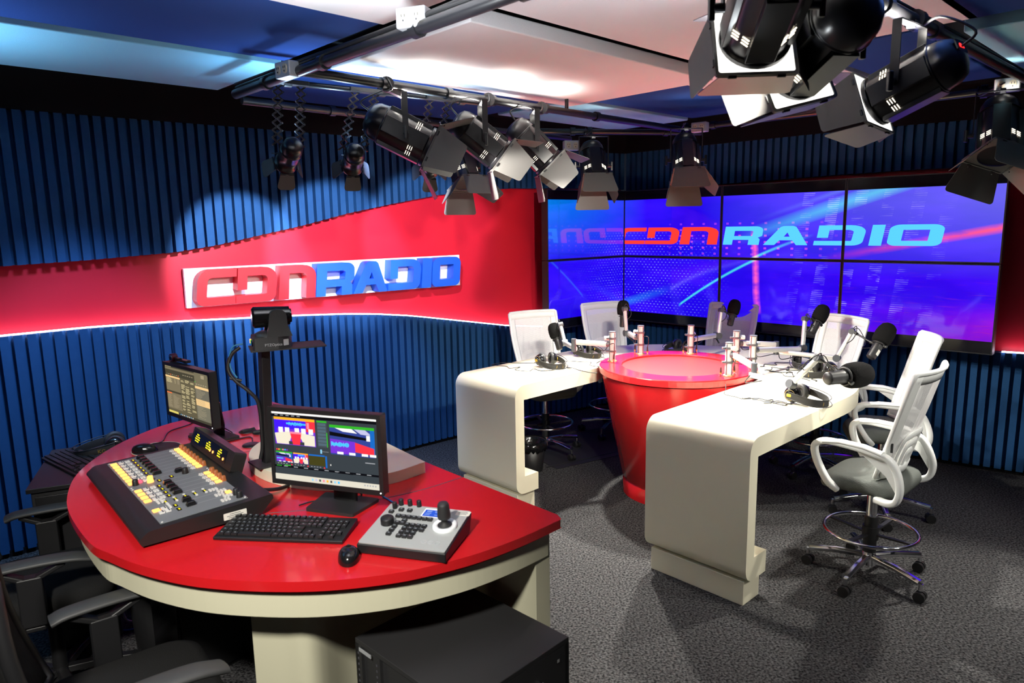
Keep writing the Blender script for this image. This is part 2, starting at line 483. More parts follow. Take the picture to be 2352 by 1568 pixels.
cable_on(pl, [(.05, -.02, .045), (.75, .0, .048), (1.5, .02, .05), (2.2, .0, .046), (3.2, .01, .04)], .007)
pipe((-1.03, 3.55, 2.76), (1.42, 5.98, 2.76), .024, 'long black pipe carrying the three bright studio lights', (.15, .28, .38, .52, .68), (.585,))
r2 = pipe((-1.28, 3.80, 2.77), (-.18, 4.62, 2.77), .016, 'thin black rail holding the three small scissor-hung spotlights', (.1, .5, .9), ())
pipe((-1.56, 4.27, 2.75), (.55, 6.4, 2.75), .022, 'rear black pipe running along the fascia above the slatted wall', (.2, .6), ())
pipe((.05, 5.75, 2.74), (1.62, 6.05, 2.74), .022, 'short black pipe above the video wall corner with two hanging lights', (.3, .8), ())
pr = pipe((.30, 1.72, 2.77), (3.6, 4.74, 2.77), .026, 'black pipe at the upper right carrying the big stage lights', (.25, .33, .45), (.02,))
cable_on(pr, [(.4, 0, .036), (1.6, .015, .045), (2.7, 0, .036), (4.3, .01, .04)], .010)
pipe((1.45, 5.95, 2.76), (3.35, 4.05, 2.76), .022, 'black pipe along the right fascia in front of the slats', (.1, .5, .9), ())

def outlet(loc, rz, label, tilt=0):
    o = thing('outlet_box', label, 'outlet', loc, rz, 'outlet boxes on the lighting pipes')
    MB().box((0, 0, 0), (.125, .065, .075)).build('box', M['outlet'], o, bevel=.006)
    b = MB()
    for x in (-.028, .028):
        b.prism(rrect(.034, .046, .016), 0, .004, frame((x, -.033, 0), (1, 0, 0), (0, 0, 1), (0, -1, 0)))
    b.build('sockets', mat('ivory socket', (.62, .56, .42), .4) if 'sock' not in M else M['sock'], o)
    q = MB()
    for x in (-.028, .028):
        for k in (-.007, .007): q.box((x + k, -.038, .006), (.003, .003, .010))
        q.cyl((x, -.0365, -.012), (x, -.0395, -.012), .004, n=8)
    q.build('socket_slots', M['ink'], o)
outlet((-.355, 2.85, 2.79), math.radians(-20), 'grey double outlet box on the diagonal pipe at the top of the photo')
outlet((-1.07, 3.57, 2.765), math.radians(-40), 'grey outlet box on the diagonal pipe near the pale blue panel')
outlet((.50, 5.75, 2.62), math.radians(10), 'small grey outlet box hanging left of the light over the video wall corner')
outlet((1.52, 5.72, 2.74), math.radians(-38), 'grey outlet box on the right fascia pipe, above the video wall centre')
outlet((2.90, 4.22, 2.75), math.radians(-40), 'grey outlet box on the fascia pipe at the right edge, beside a hanging light')
# ------------------------------------------------------------------ lettering: wide squared capitals (x 0..w, y 0..1)
LET = {
    'C': (1.0, [(1.0, 0), (1.0, .225), (.25, .225, .03), (.27, .77, .12), (1.0, .77), (1.0, 1.0), (.02, 1.0, .34), (0, 0, .22)], []),
    'D': (1.1, [(0, 0), (1.06, 0, .22), (1.1, 1, .34), (.05, 1), (.05, .38), (.30, .38), (.30, .77), (.84, .77, .12), (.82, .225, .03), (0, .225)], []),
    'N': (1.0, [(0, 0), (.27, 0), (.27, .77), (.74, .77, .14), (.74, 0), (1.0, 0), (1.0, 1, .36), (.02, 1)], []),
    'R': (1.05, [(0, 0), (.26, 0), (.26, .27), (.70, .27), (.70, 0), (1.0, 0), (1.0, .30, .05), (.94, .40), (1.05, .48, .06), (1.05, 1, .22), (0, 1)],
          [(.28, .48), (.78, .48), (.80, .76, .06), (.28, .76)]),
    'A': (1.2, [(0, 0), (.31, 0), (.43, .25), (.78, .25), (.90, 0), (1.2, 0), (.80, 1, .16), (.42, 1, .16)], [(.53, .44), (.69, .44), (.61, .66)]),
    'I': (.3, [(0, 0), (.3, 0), (.3, 1), (0, 1)], []),
    'O': (1.15, [(0, 0, .2), (1.15, 0, .2), (1.15, 1, .24), (0, 1, .24)], [(.30, .24), (.86, .24), (.86, .75), (.30, .75)]),
}
def letter(ch, x0, x1, y0, y1, slant=.0):
    w, out, hole = LET[ch]
    def T(p):
        x = x0 + (x1 - x0 - slant * (y1 - y0)) * p[0] / w; y = y0 + (y1 - y0) * p[1]
        return (x + slant * (y - y0), y)
    h = [[T(p) for p in rp(hole, 4)]] if hole else []
    return [T(p) for p in rp(out, 6)], h

# ------------------------------------------------------------------ sign on the red wall
A = V((-2.31, 4.94)); Bp = V((-.475, 6.52)); dx = (Bp - A).normalized(); nx = V((dx.y, -dx.x))
sg = thing('wall_sign', 'white sign board with raised red letters CDN and blue letters RADIO on red wall', 'sign', (A.x, A.y, 1.458), math.atan2(dx.y, dx.x))
Fs = frame((0, 0, 0), (1, 0, 0), (0, 0, 1), (0, -1, 0))          # sign plane: x along, y up, z out into the room
MB(Fs).prism([(0, 0), (2.42, 0), (2.42, .281), (0, .281)], -.03, .0).build('sign_board', M['sign_white'], sg, bevel=.003)
b = MB(Fs)
for x in (.2, .8, 1.4, 2.0, 2.3): b.box((x, .06, -.04), (.05, .05, .05))
b.build('wall_spacers', M['black'], sg)
for ch, x0, x1 in (('C', .035, .338), ('D', .306, .644), ('N', .632, .956), ('R', .936, 1.29), ('A', 1.262, 1.606), ('D', 1.588, 1.942), ('I', 1.926, 2.05), ('O', 2.034, 2.366)):
    b = MB(Fs)
    o_, h_ = letter(ch, x0, x1, .013, .270, .10)
    b.prism(o_, .002, .10, None, h_)
    b.build('letter', M['sign_red'] if x0 < .9 else M['sign_blue'], sg, bevel=.003)

# ------------------------------------------------------------------ video wall: four columns, two rows
def screen_mat(spec, coat):
    m = D.materials.new('video wall picture'); m.use_nodes = True; nt = m.node_tree
    b = nt.nodes['Principled BSDF']; b.inputs['Base Color'].default_value = (.004, .004, .006, 1); b.inputs['Roughness'].default_value = .07; b.inputs['Specular IOR Level'].default_value = spec; b.inputs['Coat Weight'].default_value = coat; b.inputs['Coat IOR'].default_value = 1.9; b.inputs['Coat Roughness'].default_value = .02
    uvn = nt.nodes.new('ShaderNodeUVMap'); uvn.uv_map = 'UVMap'
    sp = nt.nodes.new('ShaderNodeSeparateXYZ'); nt.links.new(uvn.outputs[0], sp.inputs[0])
    u = Ex(nt, sp.outputs['X']); v = Ex(nt, sp.outputs['Y'])
    def noise(su, sv, det=3):
        mp = nt.nodes.new('ShaderNodeMapping'); mp.inputs['Scale'].default_value = (su, sv, 1); nt.links.new(uvn.outputs[0], mp.inputs[0])
        n = nt.nodes.new('ShaderNodeTexNoise'); n.inputs['Scale'].default_value = 1; n.inputs['Detail'].default_value = det
        nt.links.new(mp.outputs[0], n.inputs['Vector']); return Ex(nt, n.outputs[0])
    n1 = noise(1.3, 2.2); n2 = noise(7, 9); n3 = noise(5, 40)
    band = lambda d, w: (1 - d.abs() * (1 / w)).cl()
    right = ((u - 1.8) * .45).cl(); top = (v - .8).cl()
    # base blues
    cloud = ((n1 - .42) * 3).cl()
    r = .014 + .035 * cloud + right * top * .10 + right * .02
    g = .001 + .004 * cloud + right * top * .12
    bl = .80 + .25 * cloud + 0 * u
    tl = ((1.25 - u) * .8).cl() * (v - .95).cl()
    g = g + tl * .20; r = r - tl * .02
    # bottom right magenta haze
    mg = ((u - 2.9) * .9).cl() * ((.55 - v) * 1.8).cl() * ((n1 - .3) * 2.4).cl()
    r = r + mg * .45; bl = bl - mg * .55
    # dotted mesh
    row = (v * 21).floor()
    du = ((u * 26) + (row * .5)).fract() - .5; dv = (v * 21).fract() - .5
    dot = (1 - ((du * du) * 20 + (dv * dv) * 34)).cl()
    reg = ((u - .45) * 2.2).cl() * ((2.1 - u) * 1.6).cl() * ((1.47 - v) * 6).cl() * ((n2 - .38) * 4).cl()
    dot = dot * reg
    r = r + dot * .30; g = g + dot * .42; bl = bl + dot * .2
    # pink dot grid around the logo
    pd = ((((u * 9).fract() - .5).abs()).lt(.10)) * ((((v * 10).fract() - .5).abs()).lt(.16)) * ((u - 1.45) * 5).cl() * ((3.0 - u) * 3).cl() * ((v - .95) * 6).cl() * ((1.62 - v) * 8).cl()
    r = r + pd * .45; g = g + pd * .05
    # wide pale beam rising to the right
    bd = v - (1.30 + (u - 2.15) * .62); bm = band(bd, .13) * ((u - 2.15) * 1.3).cl() * ((v - 1.0) * 8).cl()
    bm = bm.pw(.8)
    r = r + bm * .02; g = g + bm * .42
    bm2 = band(bd - .20, .05) * ((u - 2.3) * 1.5).cl(); g = g + bm2 * .10; r = r + bm2 * .04
    # thin bright streak
    sc = v - (.20 + (u - 1.62) * 1.42 - ((u - 1.62) * (u - 1.62)) * .36)
    st = band(sc, .032) * ((u - 1.60) * 30).cl() * ((2.78 - u) * 2.2).cl()
    g = g + st * .75; r = r + st * .05
    hz = band(v - (.05 + (u - .85) * .62), .10) * ((u - .75) * 3).cl() * ((1.55 - u) * 2).cl(); g = g + hz * .16
    # pink sweep at the right
    pk = band(v - (1.02 + (u - 2.9) * .385), .075) * ((u - 2.85) * .95).cl() * ((n2 - .12) * 3).cl()
    r = r + pk * .95; g = g + pk * .03; bl = bl - pk * .6
    # red flare falling below the logo
    fx = u - (2.285 + (1.55 - v) * .05 - band(v - .45, .5) * .01)
    fl = band(fx, .035) * ((1.5 - v) * 6).cl() * ((n2 - .2) * 2.6).cl() * ((v - .12) * 9).cl()
    r = r + fl * 1.1; g = g + fl * .12; bl = bl - fl * .3
    # columns of pale dashes
    col = ((u * 5.2 - v * .35).fract() - .5).abs().lt(.22) * ((v * 34).fract()).lt(.45) * ((u - 2.55) * 3).cl() * ((3.75 - u) * 2).cl() * ((n1 - .40) * 5).cl() * ((n2 - .45) * 6).cl()
    r = r + col * .30; g = g + col * .28
    blk = ((n3 - .58) * 6).cl() * right * ((1.2 - v)).cl()
    r = r + blk * .14; bl = bl - blk * .25; g = g + blk * .01
    cx = nt.nodes.new('ShaderNodeCombineXYZ')
    for i, e in enumerate((r, g, bl)): nt.links.new(e.op('MAXIMUM', 0).so, cx.inputs[i])
    nt.links.new(cx.outputs[0], b.inputs['Emission Color']); b.inputs['Emission Strength'].default_value = .80
    return m
M['screen'] = screen_mat(.2, 0); M['screen_gloss'] = screen_mat(.5, .9)
M['logo_red'] = glow('logo red on screen', (1, .045, .035), .85)
M['logo_cyan'] = glow('logo cyan on screen', (.10, .60, 1), .85)

MB_D = (.20, .14, .17, .24)
P0 = V((1.196, 7.39)); MW = 1.105
def azv(a): return V((math.sin(math.radians(a)), math.cos(math.radians(a))))
dL = azv(50.2); dR = -azv(-45.5)                               # along the wall, left to right
cols = [(P0 - dL * MW, dL), (P0, dR), (P0 + dR * MW, dR), (P0 + dR * MW * 2, dR)]
ROW = {'upper': (1.66, 2.335, 1.672, 2.235, 1), 'lower': (.985, 1.66, 1.085, 1.648, 0)}
name_c = ['leftmost angled column', 'second column', 'third column', 'right column']
pics = {('upper', 0): 'with blue sky glow and mirrored letters', ('upper', 1): 'showing the red letters CDN', ('upper', 2): 'showing the pale blue letters RA and part of D',
        ('upper', 3): 'showing the letters I and O and a pink sweep', ('lower', 0): 'plain deep blue with faint dots', ('lower', 1): 'with white dots and a thin cyan streak',
        ('lower', 2): 'with the end of the streak and a red flare', ('lower', 3): 'with purple and magenta haze'}
LOGO = [('C', .925, 1.255, 0), ('D', 1.235, 1.61, 0), ('N', 1.60, 1.985, 0), ('R', 2.018, 2.375, 1), ('A', 2.372, 2.755, 1), ('D', 2.775, 3.165, 1), ('I', 3.175, 3.285, 1), ('O', 3.295, 3.665, 1)]
def clip_x(poly, x0, x1):
    """Sutherland-Hodgman against two vertical lines"""
    for xc, keep in ((x0, 1), (x1, -1)):
        out = []
        for i in range(len(poly)):
            a, b_ = poly[i - 1], poly[i]; ia = (a[0] - xc) * keep >= 0; ib = (b_[0] - xc) * keep >= 0
            if ia != ib:
                t = (xc - a[0]) / (b_[0] - a[0]); out.append((xc, a[1] + (b_[1] - a[1]) * t))
            if ib: out.append(b_)
        poly = out
        if not poly: break
    return poly
for ci, (p, d) in enumerate(cols):
    for rn, (z0, z1, a0, a1, r0) in ROW.items():
        o = thing('video_wall_monitor', '%s-row video wall monitor, %s, %s' % (rn, name_c[ci], pics[(rn, ci)]), 'monitor', (p.x, p.y, z0), math.atan2(d.y, d.x), 'eight monitors of the video wall')
        H = z1 - z0; g = .003
        Fm = frame((0, 0, 0), (1, 0, 0), (0, 0, 1), (0, -1, 0))
        MB(Fm).prism([(g, g), (MW - g, g), (MW - g, H - g), (g, H - g)], -.075, .0).build('housing', M['black'], o)
        MB(Fm).box((MW / 2, H / 2, -.075 - MB_D[ci] / 2), (.3, .3, MB_D[ci])).build('wall_bracket', M['black'], o)
        bz = .009
        MB(Fm).prism([(g, g), (MW - g, g), (MW - g, H - g), (g, H - g)], .0, .009, None,
                     [[(g + bz, g + bz), (MW - g - bz, g + bz), (MW - g - bz, H - g - bz), (g + bz, H - g - bz)]]).build('bezel', M['bezel'], o, bevel=.002)
        MB(Fm).prism([(g + bz, g + bz), (MW - g - bz, g + bz), (MW - g - bz, H - g - bz), (g + bz, H - g - bz)], .0, .0015).build('black_border', M['screen_off'], o)
        y0, y1 = a0 - z0, a1 - z0; xa, xb = g + bz, MW - g - bz
        sb = MB(Fm); sb.quad((xa, y0, .003), (xb, y0, .003), (xb, y1, .003), (xa, y1, .003))
        sb.build('screen', M['screen_gloss' if ci == 0 else 'screen'], o, uv=lambda c, ci=ci, r0=r0, y0=y0, y1=y1: (ci + c.x / MW, r0 + (c.z - y0) / (y1 - y0)))
        if rn == 'upper' and ci > 0:
            for ch, ua, ub, cy in LOGO:
                if ub < ci - .02 or ua > ci + 1: continue
                if min(ub, ci + 1) - max(ua, ci) < .03: continue
                po, ho = letter(ch, (ua - ci) * MW, (ub - ci) * MW, 1.787 - z0, 1.953 - z0, .16)
                if ho and (ua < ci or ub > ci + 1): ho = []
                po = clip_x(po, xa, xb)
                MB(Fm).prism(po, .0035, .0045, None, ho).build('logo_letter', M['logo_cyan'] if cy else M['logo_red'], o)


# ------------------------------------------------------------------ horseshoe talk-show table (local x across, y away from the open end)
TC = (1.21, 5.03, 0); TRZ = math.atan2(-.73, .683)
tb = thing('conference_table', 'cream horseshoe table wrapped around the red drum, with two slab legs', 'table', TC, TRZ)
xo, xi, xl, xm = 1.21, .575, -1.15, -.505
cut = []
r0 = .588
a0 = math.atan2(-math.sqrt(r0 ** 2 - xm ** 2), xm); a1 = math.atan2(-math.sqrt(r0 ** 2 - xi ** 2), xi)
top = [(xo, -1.0)] + arc(.03, 0, 1.18, 0, PI, 48) + [(xl, -1.0), (xm, -1.0)]
top += arc(0, 0, r0, a0 + 2 * PI, a1, 40) + [(xi, -1.0)]
MB().prism(top, .815, .92, smooth=False).build('tabletop', M['cream'], tb, bevel=.006)
prof = rp([(.17, .92), (0, .92, .085), (0, .14, .075), (.215, .14), (.215, .265), (.082, .265), (.082, .815), (.17, .815)], 8)
for xa, xb in ((xi, xo), (xl, xm)):
    # profile plane: (a along +y from the end face, z) extruded across x
    MB(frame((xa, -1.165, 0), (0, 1, 0), (0, 0, 1), (1, 0, 0))).prism(prof, 0, xb - xa, smooth=False).build('end_panel', M['cream'], tb, bevel=.004)
    MB().box(((xa + xb) / 2, -1.165 + .115, .0675), (xb - xa - .05, .17, .135)).build('plinth', M['cream'], tb, bevel=.004)
b = MB()
for k in range(5):
    a = math.radians(25 + 32.5 * k)
    b.box((.03 + .95 * math.cos(a), .95 * math.sin(a), .78), (.06, .06, .07))
b.build('underframe', M['black'], tb)
MB().cyl((.03, .86, 0), (.03, .86, .815), .05, n=20).build('support_post', M['black'], tb)

# ------------------------------------------------------------------ red drum in the middle
dr = thing('drum_table', 'tapered glossy red drum standing in the opening of the cream table', 'drum', TC, TRZ)
b = MB(); n = 64; rings = [(.385, 0, .0), (.385, .105, .0), (.372, .112, .0), (.372, .118, .0), (.39, .13, 0), (.548, .905, 0), (.550, .912, 0)]
b.lathe([(r, h) for r, h, q in rings], n); b.build('drum_body', M['red'], dr)
MB().lathe([(.52, .91), (.52, .924)], n, cap=False).build('shadow_gap', M['black'], dr)
rim = rp([(.40, .922), (.566, .922), (.566, .97, .008), (.40, .97, .006)], 4)
bb = MB(); pr_ = [(p[0], p[1]) for p in rim] + [rim[0]]
bb.lathe(pr_, n, cap=False, smooth=False); bb.build('rim', M['red'], dr)
MB().lathe([(0.0, .955), (.399, .955)], n, cap=False).build('inset_top', M['red_matte'], dr)

# ------------------------------------------------------------------ white drafting chairs (local: sitter faces +y)
def rrect_sec(w, h, r): return [(p[0], p[1]) for p in rrect(w, h, r, 3)]
def caster(par, p):
    b = MB(); b.cyl((p[0], p[1], .062), (p[0], p[1], .10), .011, n=10)
    c = b.build('caster_stem', M['chrome'], par)
    w = MB()
    for s in (-.016, .016): w.cyl((p[0] + s - .011, p[1], .029), (p[0] + s + .011, p[1], .029), .029, n=20)
    w.cyl((p[0] - .02, p[1], .029), (p[0] + .02, p[1], .029), .014, n=10)
    w.build('caster', M['wheel'], par, bevel=.004)
def back_pt(u, v, off=0.0):
    """point on the back shell: u -1..1 across, v 0..1 up"""
    w = .185 + .045 * min(1, v * 1.6)
    y = -.115 - .10 * v - .02 * math.sin(v * PI) - .07 * v * v + .05 * u * u
    return V((u * w, y - off, .65 + v * .585))
def drafting_chair(name, base_rot):
    t = thing(name, 'x', 'chair')
    MB().cyl((0, 0, .075), (0, 0, .15), .042, .034, n=20).build('hub', M['chrome'], t)
    for k in range(5):
        a = base_rot + k * 2 * PI / 5; c, s = math.cos(a), math.sin(a)
        b = MB(); b.tube([(c * .03, s * .03, .125), (c * .17, s * .17, .122), (c * .31, s * .31, .104)], 0, sec=[(-.021, -.013), (.021, -.013), (.021, .004), (.010, .014), (-.010, .014), (-.021, .004)], up=(0, 0, 1))
        lg = b.build('leg', M['chrome'], t, bevel=.003); caster(lg, (c * .315, s * .315))
    MB().cyl((0, 0, .15), (0, 0, .36), .036, .034, n=20).build('column_sleeve', M['black'], t)
    MB().cyl((0, 0, .36), (0, 0, .53), .029, n=20).build('gas_column', M['chrome'], t)
    b = MB(); b.torus((0, 0, .275), .238, .0105, 56, 10); rg = b.build('foot_ring', M['chrome'], t)
    b = MB()
    for k in range(4):
        a = base_rot + .5 + k * PI / 2
        b.bar((.02 * math.cos(a), .02 * math.sin(a), .255), (.232 * math.cos(a), .232 * math.sin(a), .272), .022, .010)
    b.cyl((0, 0, .225), (0, 0, .30), .043, n=20); b.cyl((.04, 0, .26), (.085, 0, .26), .017, n=12)
    b.build('ring_spokes', M['black'], rg)
    MB().box((0, 0, .535), (.20, .24, .035)).bar((.09, .02, .53), (.25, .02, .525), .014, .01).build('seat_mechanism', M['black'], t, bevel=.006)
    # cushion: stacked rounded outlines
    b = MB(); L = []
    for k, (z, q) in enumerate(((.552, .90), (.560, .97), (.58, 1.0), (.605, .99), (.622, .95), (.632, .86), (.636, .6), (.637, .25))):
        ol = rp([(-.225 * q, -.205 * q, .10 * q), (.225 * q, -.205 * q, .10 * q), (.24 * q, .225 * q, .12 * q), (-.24 * q, .225 * q, .12 * q)], 7)
        L.append([(x, y + .01, z - (.035 * max(0, y - .1) / .14 if y > .1 else 0)) for x, y in ol])
    L = [r + [r[0]] for r in L]
    b.grid(L, True); b.add([p for p in L[0][:-1]], [tuple(range(len(L[0]) - 2, -1, -1))], False); b.add(L[-1][:-1], [tuple(range(len(L[0]) - 1))], True)
    b.build('seat', M['seat'], t)
    for s in (-1, 1):
        x = s * .262
        lp = [(x * .86, .11, .552), (x, .15, .60), (x, .21, .70), (x, .228, .775), (x, .20, .81), (x, .13, .822), (x, 0, .815), (x, -.09, .80), (x * .97, -.15, .78),
              (x * .96, -.19, .72), (x, -.212, .64), (x, -.20, .575), (x * .95, -.16, .548), (x * .86, -.09, .545)]
        pts = spline(lp, 4, False)
        b = MB(); b.tube(pts, 0, sec=rrect_sec(.034, .046, .012), up=(1, 0, 0))
        b.prism(rp([(.0, .80), (-.08, .79), (-.16, .765), (-.185, .70), (-.205, .60), (-.14, .70, .05)], 4), -.009, .009, frame((x * .985, 0, 0), (0, 1, 0), (0, 0, 1), (1, 0, 0)))
        b.build('armrest', M['white'], t)
        MB().tube([(x * 1.0, .18, .818), (x, .09, .832), (x, -.03, .828), (x, -.12, .808)], 0, sec=[(.028 * math.cos(i * PI / 6), .012 * math.sin(i * PI / 6)) for i in range(12)], up=(0, 0, 1)).build('arm_pad', M['white'], t)
    # back: frame border, mesh panel, lumbar loops
    def patch(u0, u1, v0, v1, nu, nv, off=0):
        return [[back_pt(u0 + (u1 - u0) * i / nu, v0 + (v1 - v0) * j / nv, off) for j in range(nv + 1)] for i in range(nu + 1)]
    ring = [back_pt(-1, v) for v in (0, .12, .25, .4, .55, .7, .82, .93)] + [back_pt(-1, .985), back_pt(-.95, 1.0)] + [back_pt(u, 1.0) for u in (-.6, -.3, 0, .3, .6)] + \
           [back_pt(.95, 1.0), back_pt(1, .985)] + [back_pt(1, v) for v in (.93, .82, .7, .55, .4, .25, .12, 0)] + [back_pt(u, 0) for u in (.66, .33, 0, -.33, -.66)]
    b = MB(); b.tube(ring, .013, 9, True)
    fr = b.build('back_frame', M['white'], t)
    b = MB()
    for s in (-1, 1):
        b.grid(patch(s * .99, s * .76, .02, .98, 3, 18), True)
    b.grid(patch(-.98, .98, .90, .995, 14, 2), True); b.grid(patch(-.98, .98, .0, .10, 14, 2), True)
    b.build('frame_web', M['white'], fr, solid=.009)
    b = MB(); b.grid(patch(-.78, .78, .09, .91, 14, 20, .002), True); b.build('back_mesh', M['chair_mesh'], t)
    for k, (uu, vv) in enumerate(((.66, .40), (.42, .31), (.18, .22))):
        L = [(-uu, .04), (-uu * .96, vv * .55), (-uu * .86, vv * .9), (-uu * .5, vv), (0, vv * 1.02), (uu * .5, vv), (uu * .86, vv * .9), (uu * .96, vv * .55), (uu, .04)]
        pts = [back_pt(u, v, .014) for u, v in L]
        MB().tube(spline(pts, 4), 0, sec=[(.017 * math.cos(i * PI / 5), .007 * math.sin(i * PI / 5)) for i in range(10)], up=(0, 1, 0)).build('lumbar_support', M['white'], t)
    b = MB(); b.grid(patch(-.95, .95, .0, .09, 8, 2, .018), True); b.build('lower_back_plate', M['white'], t, solid=.018)
    MB().box((-.196, -.14, .83), (.004, .012, .05)).build('maker_tag', M['black'], t)
    return t
def face(dx, dy): return math.atan2(dy, dx) - PI / 2
chair_spots = [((2.0, 3.69), (-.683, .73), 'nearest white mesh drafting chair, seen from behind beside the right table arm'),
               ((2.51, 4.56), (-.955, .297), 'white mesh drafting chair second from the right, just behind the nearest chair'),
               ((2.43, 5.41), (-.94, -.34), 'white mesh chair facing us behind the two right-hand microphones'),
               ((1.93, 6.31), (-.655, -.755), 'white mesh chair at the back of the table below the red flare on the screens'),
               ((.98, 6.56), (.42, -.907), 'white mesh chair at the far left table corner, before the angled screens'),
               ((.285, 5.97), (.41, -.912), 'white mesh chair at the left arm of the table, in front of the red wall')]
ch0 = None
for i, (p, f, lab) in enumerate(chair_spots):
    if ch0 is None:
        ch0 = drafting_chair('drafting_chair', math.radians(6.6) - face(-.683, .73))
        ch0.location = (p[0], p[1], 0); ch0.rotation_euler = (0, 0, face(*f)); ch0['label'] = lab; ch0['group'] = 'white chairs around the cream table'
    else:
        dup(ch0, (p[0], p[1], 0), face(*f), lab)

# ------------------------------------------------------------------ black operator chairs
def office_chair(name):
    t = thing(name, 'x', 'chair')
    MB().cyl((0, 0, .07), (0, 0, .14), .04, .03, n=20).build('hub', M['black'], t)
    for k in range(5):
        a = .3 + k * 2 * PI / 5; c, s = math.cos(a), math.sin(a)
        b = MB(); b.tube([(c * .03, s * .03, .12), (c * .17, s * .17, .115), (c * .31, s * .31, .095)], 0, sec=[(-.024, -.014), (.024, -.014), (.018, .014), (-.018, .014)], up=(0, 0, 1))
        lg = b.build('leg', M['black'], t, bevel=.004); caster(lg, (c * .315, s * .315))
    MB().cyl((0, 0, .14), (0, 0, .47), .028, n=20).build('gas_column', M['black'], t)
    MB().box((0, -.02, .475), (.24, .28, .05)).build('seat_mechanism', M['black'], t, bevel=.01)
    b = MB(); L = []
    for z, q in ((.49, .92), (.50, .98), (.53, 1.0), (.56, .97), (.575, .85), (.58, .5), (.58, .2)):
        ol = rp([(-.245 * q, -.24 * q, .09 * q), (.245 * q, -.24 * q, .09 * q), (.25 * q, .25 * q, .11 * q), (-.25 * q, .25 * q, .11 * q)], 6)
        L.append([(x, y, z) for x, y in ol])
    L = [r + [r[0]] for r in L]
    b.grid(L, True); b.add(L[0][:-1], [tuple(range(len(L[0]) - 2, -1, -1))]); b.add(L[-1][:-1], [tuple(range(len(L[0]) - 1))], True)
    b.build('seat', M['seat_black'], t)
    for s in (-1, 1):
        x = s * .305
        pad = [(x, -.17, .735), (x, -.12, .748), (x, .02, .752), (x, .12, .747), (x * .985, .17, .735), (x * .96, .205, .722)]
        ar = MB().tube(spline(pad, 4), 0, sec=[(.043 * math.cos(i * PI / 6), .015 * math.sin(i * PI / 6)) for i in range(12)], up=(0, 0, 1)).build('armrest', M['arm_pad'], t)
        b = MB(); b.bar((x, -.02, .50), (x, -.02, .70), .05, .085, (0, 1, 0)); b.bar((x * .5, -.02, .485), (x * 1.05, -.02, .485), .07, .02)
        b.bar((x, -.02, .68), (x, -.12, .735), .045, .02); b.bar((x, -.02, .68), (x, .10, .735), .045, .02)
        b.build('arm_post', M['black'], t, bevel=.006)
    def bp(u, v): return V((u * (.20 + .03 * math.sin(v * PI)), -.25 - .10 * v - .03 * math.sin(v * PI) + .05 * u * u, .60 + v * .52))
    ring = [bp(-1, v / 8) for v in range(9)] + [bp(u / 4, 1.02) for u in range(-3, 4)] + [bp(1, 1 - v / 8) for v in range(9)] + [bp(-u / 4, -.02) for u in range(-3, 4)]
    MB().tube(ring, .020, 9, True).build('back_frame', M['black'], t)
    b = MB(); b.grid([[bp(-.97 + 1.94 * i / 10, .02 + .96 * j / 12) for j in range(13)] for i in range(11)], True)
    b.build('backrest', M['seat_black'], t, solid=.02)
    MB().tube(spline([(0, -.10, .47), (0, -.27, .48), (0, -.32, .56), (0, -.30, .68)]), 0, sec=[(-.035, -.012), (.035, -.012), (.035, .012), (-.035, .012)], up=(1, 0, 0)).build('back_bar', M['black'], t)
    return t
M['seat_black'] = mat('black chair fabric', (.012, .012, .012), .9, spec=.15, bump=(260, .3))
M['arm_pad'] = mat('grey black armrest pad', (.035, .036, .036), .55)
oc = office_chair('office_chair'); oc.location = (-2.0, 2.78, 0); oc.rotation_euler = (0, 0, face(.88, .47))
oc['label'] = 'black office chair at the far left end of the red desk, against the blue wall'; oc['group'] = 'black chairs at the red desk'
dup(oc, (-1.22, 1.99, 0), face(.78, .62), 'black office chair nearest the camera in the bottom left corner of the photo')

# ------------------------------------------------------------------ red control desk
DK = (-.9, 2.9, 0)
dk = thing('control_desk', 'curved red-topped control desk with cream apron and legs in the foreground', 'desk', DK)
LD = lambda p: (p[0] - DK[0], p[1] - DK[1])
front = [(-1.536, 4.322), (-1.777, 4.067), (-1.963, 3.853), (-2.035, 3.60), (-2.045, 3.346), (-1.995, 3.051), (-1.885, 2.80), (-1.745, 2.585), (-1.51, 2.321), (-1.39, 2.234), (-1.22, 2.135), (-1.014, 2.056), (-.795, 2.020), (-.591, 2.018), (-.395, 2.055), (-.262, 2.108), (-.124, 2.185), (.025, 2.302), (.172, 2.445)]
fs_ = spline([LD(p) for p in front], 5)
deskpoly = [tuple(p) for p in fs_] + [LD((.160, 2.487)), LD((-.300, 2.985)), LD((-1.287, 4.095)), LD((-1.33, 4.14))]
dt = MB().prism(deskpoly, .886, .92, smooth=False).build('desk_top', M['red'], dk, bevel=.012, seg=4)
def inset(poly, d):
    out = []; N = len(poly)
    for i in range(N):
        a = V(poly[i - 1]); p = V(poly[i]); c = V(poly[(i + 1) % N])
        t1 = (p - a).normalized(); t2 = (c - p).normalized(); t = (t1 + t2).normalized()
        n_ = V((-t.y, t.x)); k = max(.5, n_.dot(V((-t1.y, t1.x))))
        out.append(tuple(p + n_ * (d / k)))
    return out
arc_f = [p for p in fs_ if p[0] + DK[0] > -2.2][8:]
def band_(d0, d1, z0, z1, name, m, i0=8, i1=None):
    L = [tuple(p) for p in fs_[i0:i1]]
    a = inset_open(L, d0); c = inset_open(L, d1)
    return MB().prism(a + c[::-1], z0, z1).build(name, m, dk)
def inset_open(L, d):
    out = []
    for i, p in enumerate(L):
        a = V(L[max(0, i - 1)]); c = V(L[min(len(L) - 1, i + 1)]); t = (c - a).normalized()
        out.append((p[0] - t.y * d, p[1] + t.x * d))
    return out
band_(.045, .09, .862, .886, 'recess_band', M['cream_dark'], 8, -2)
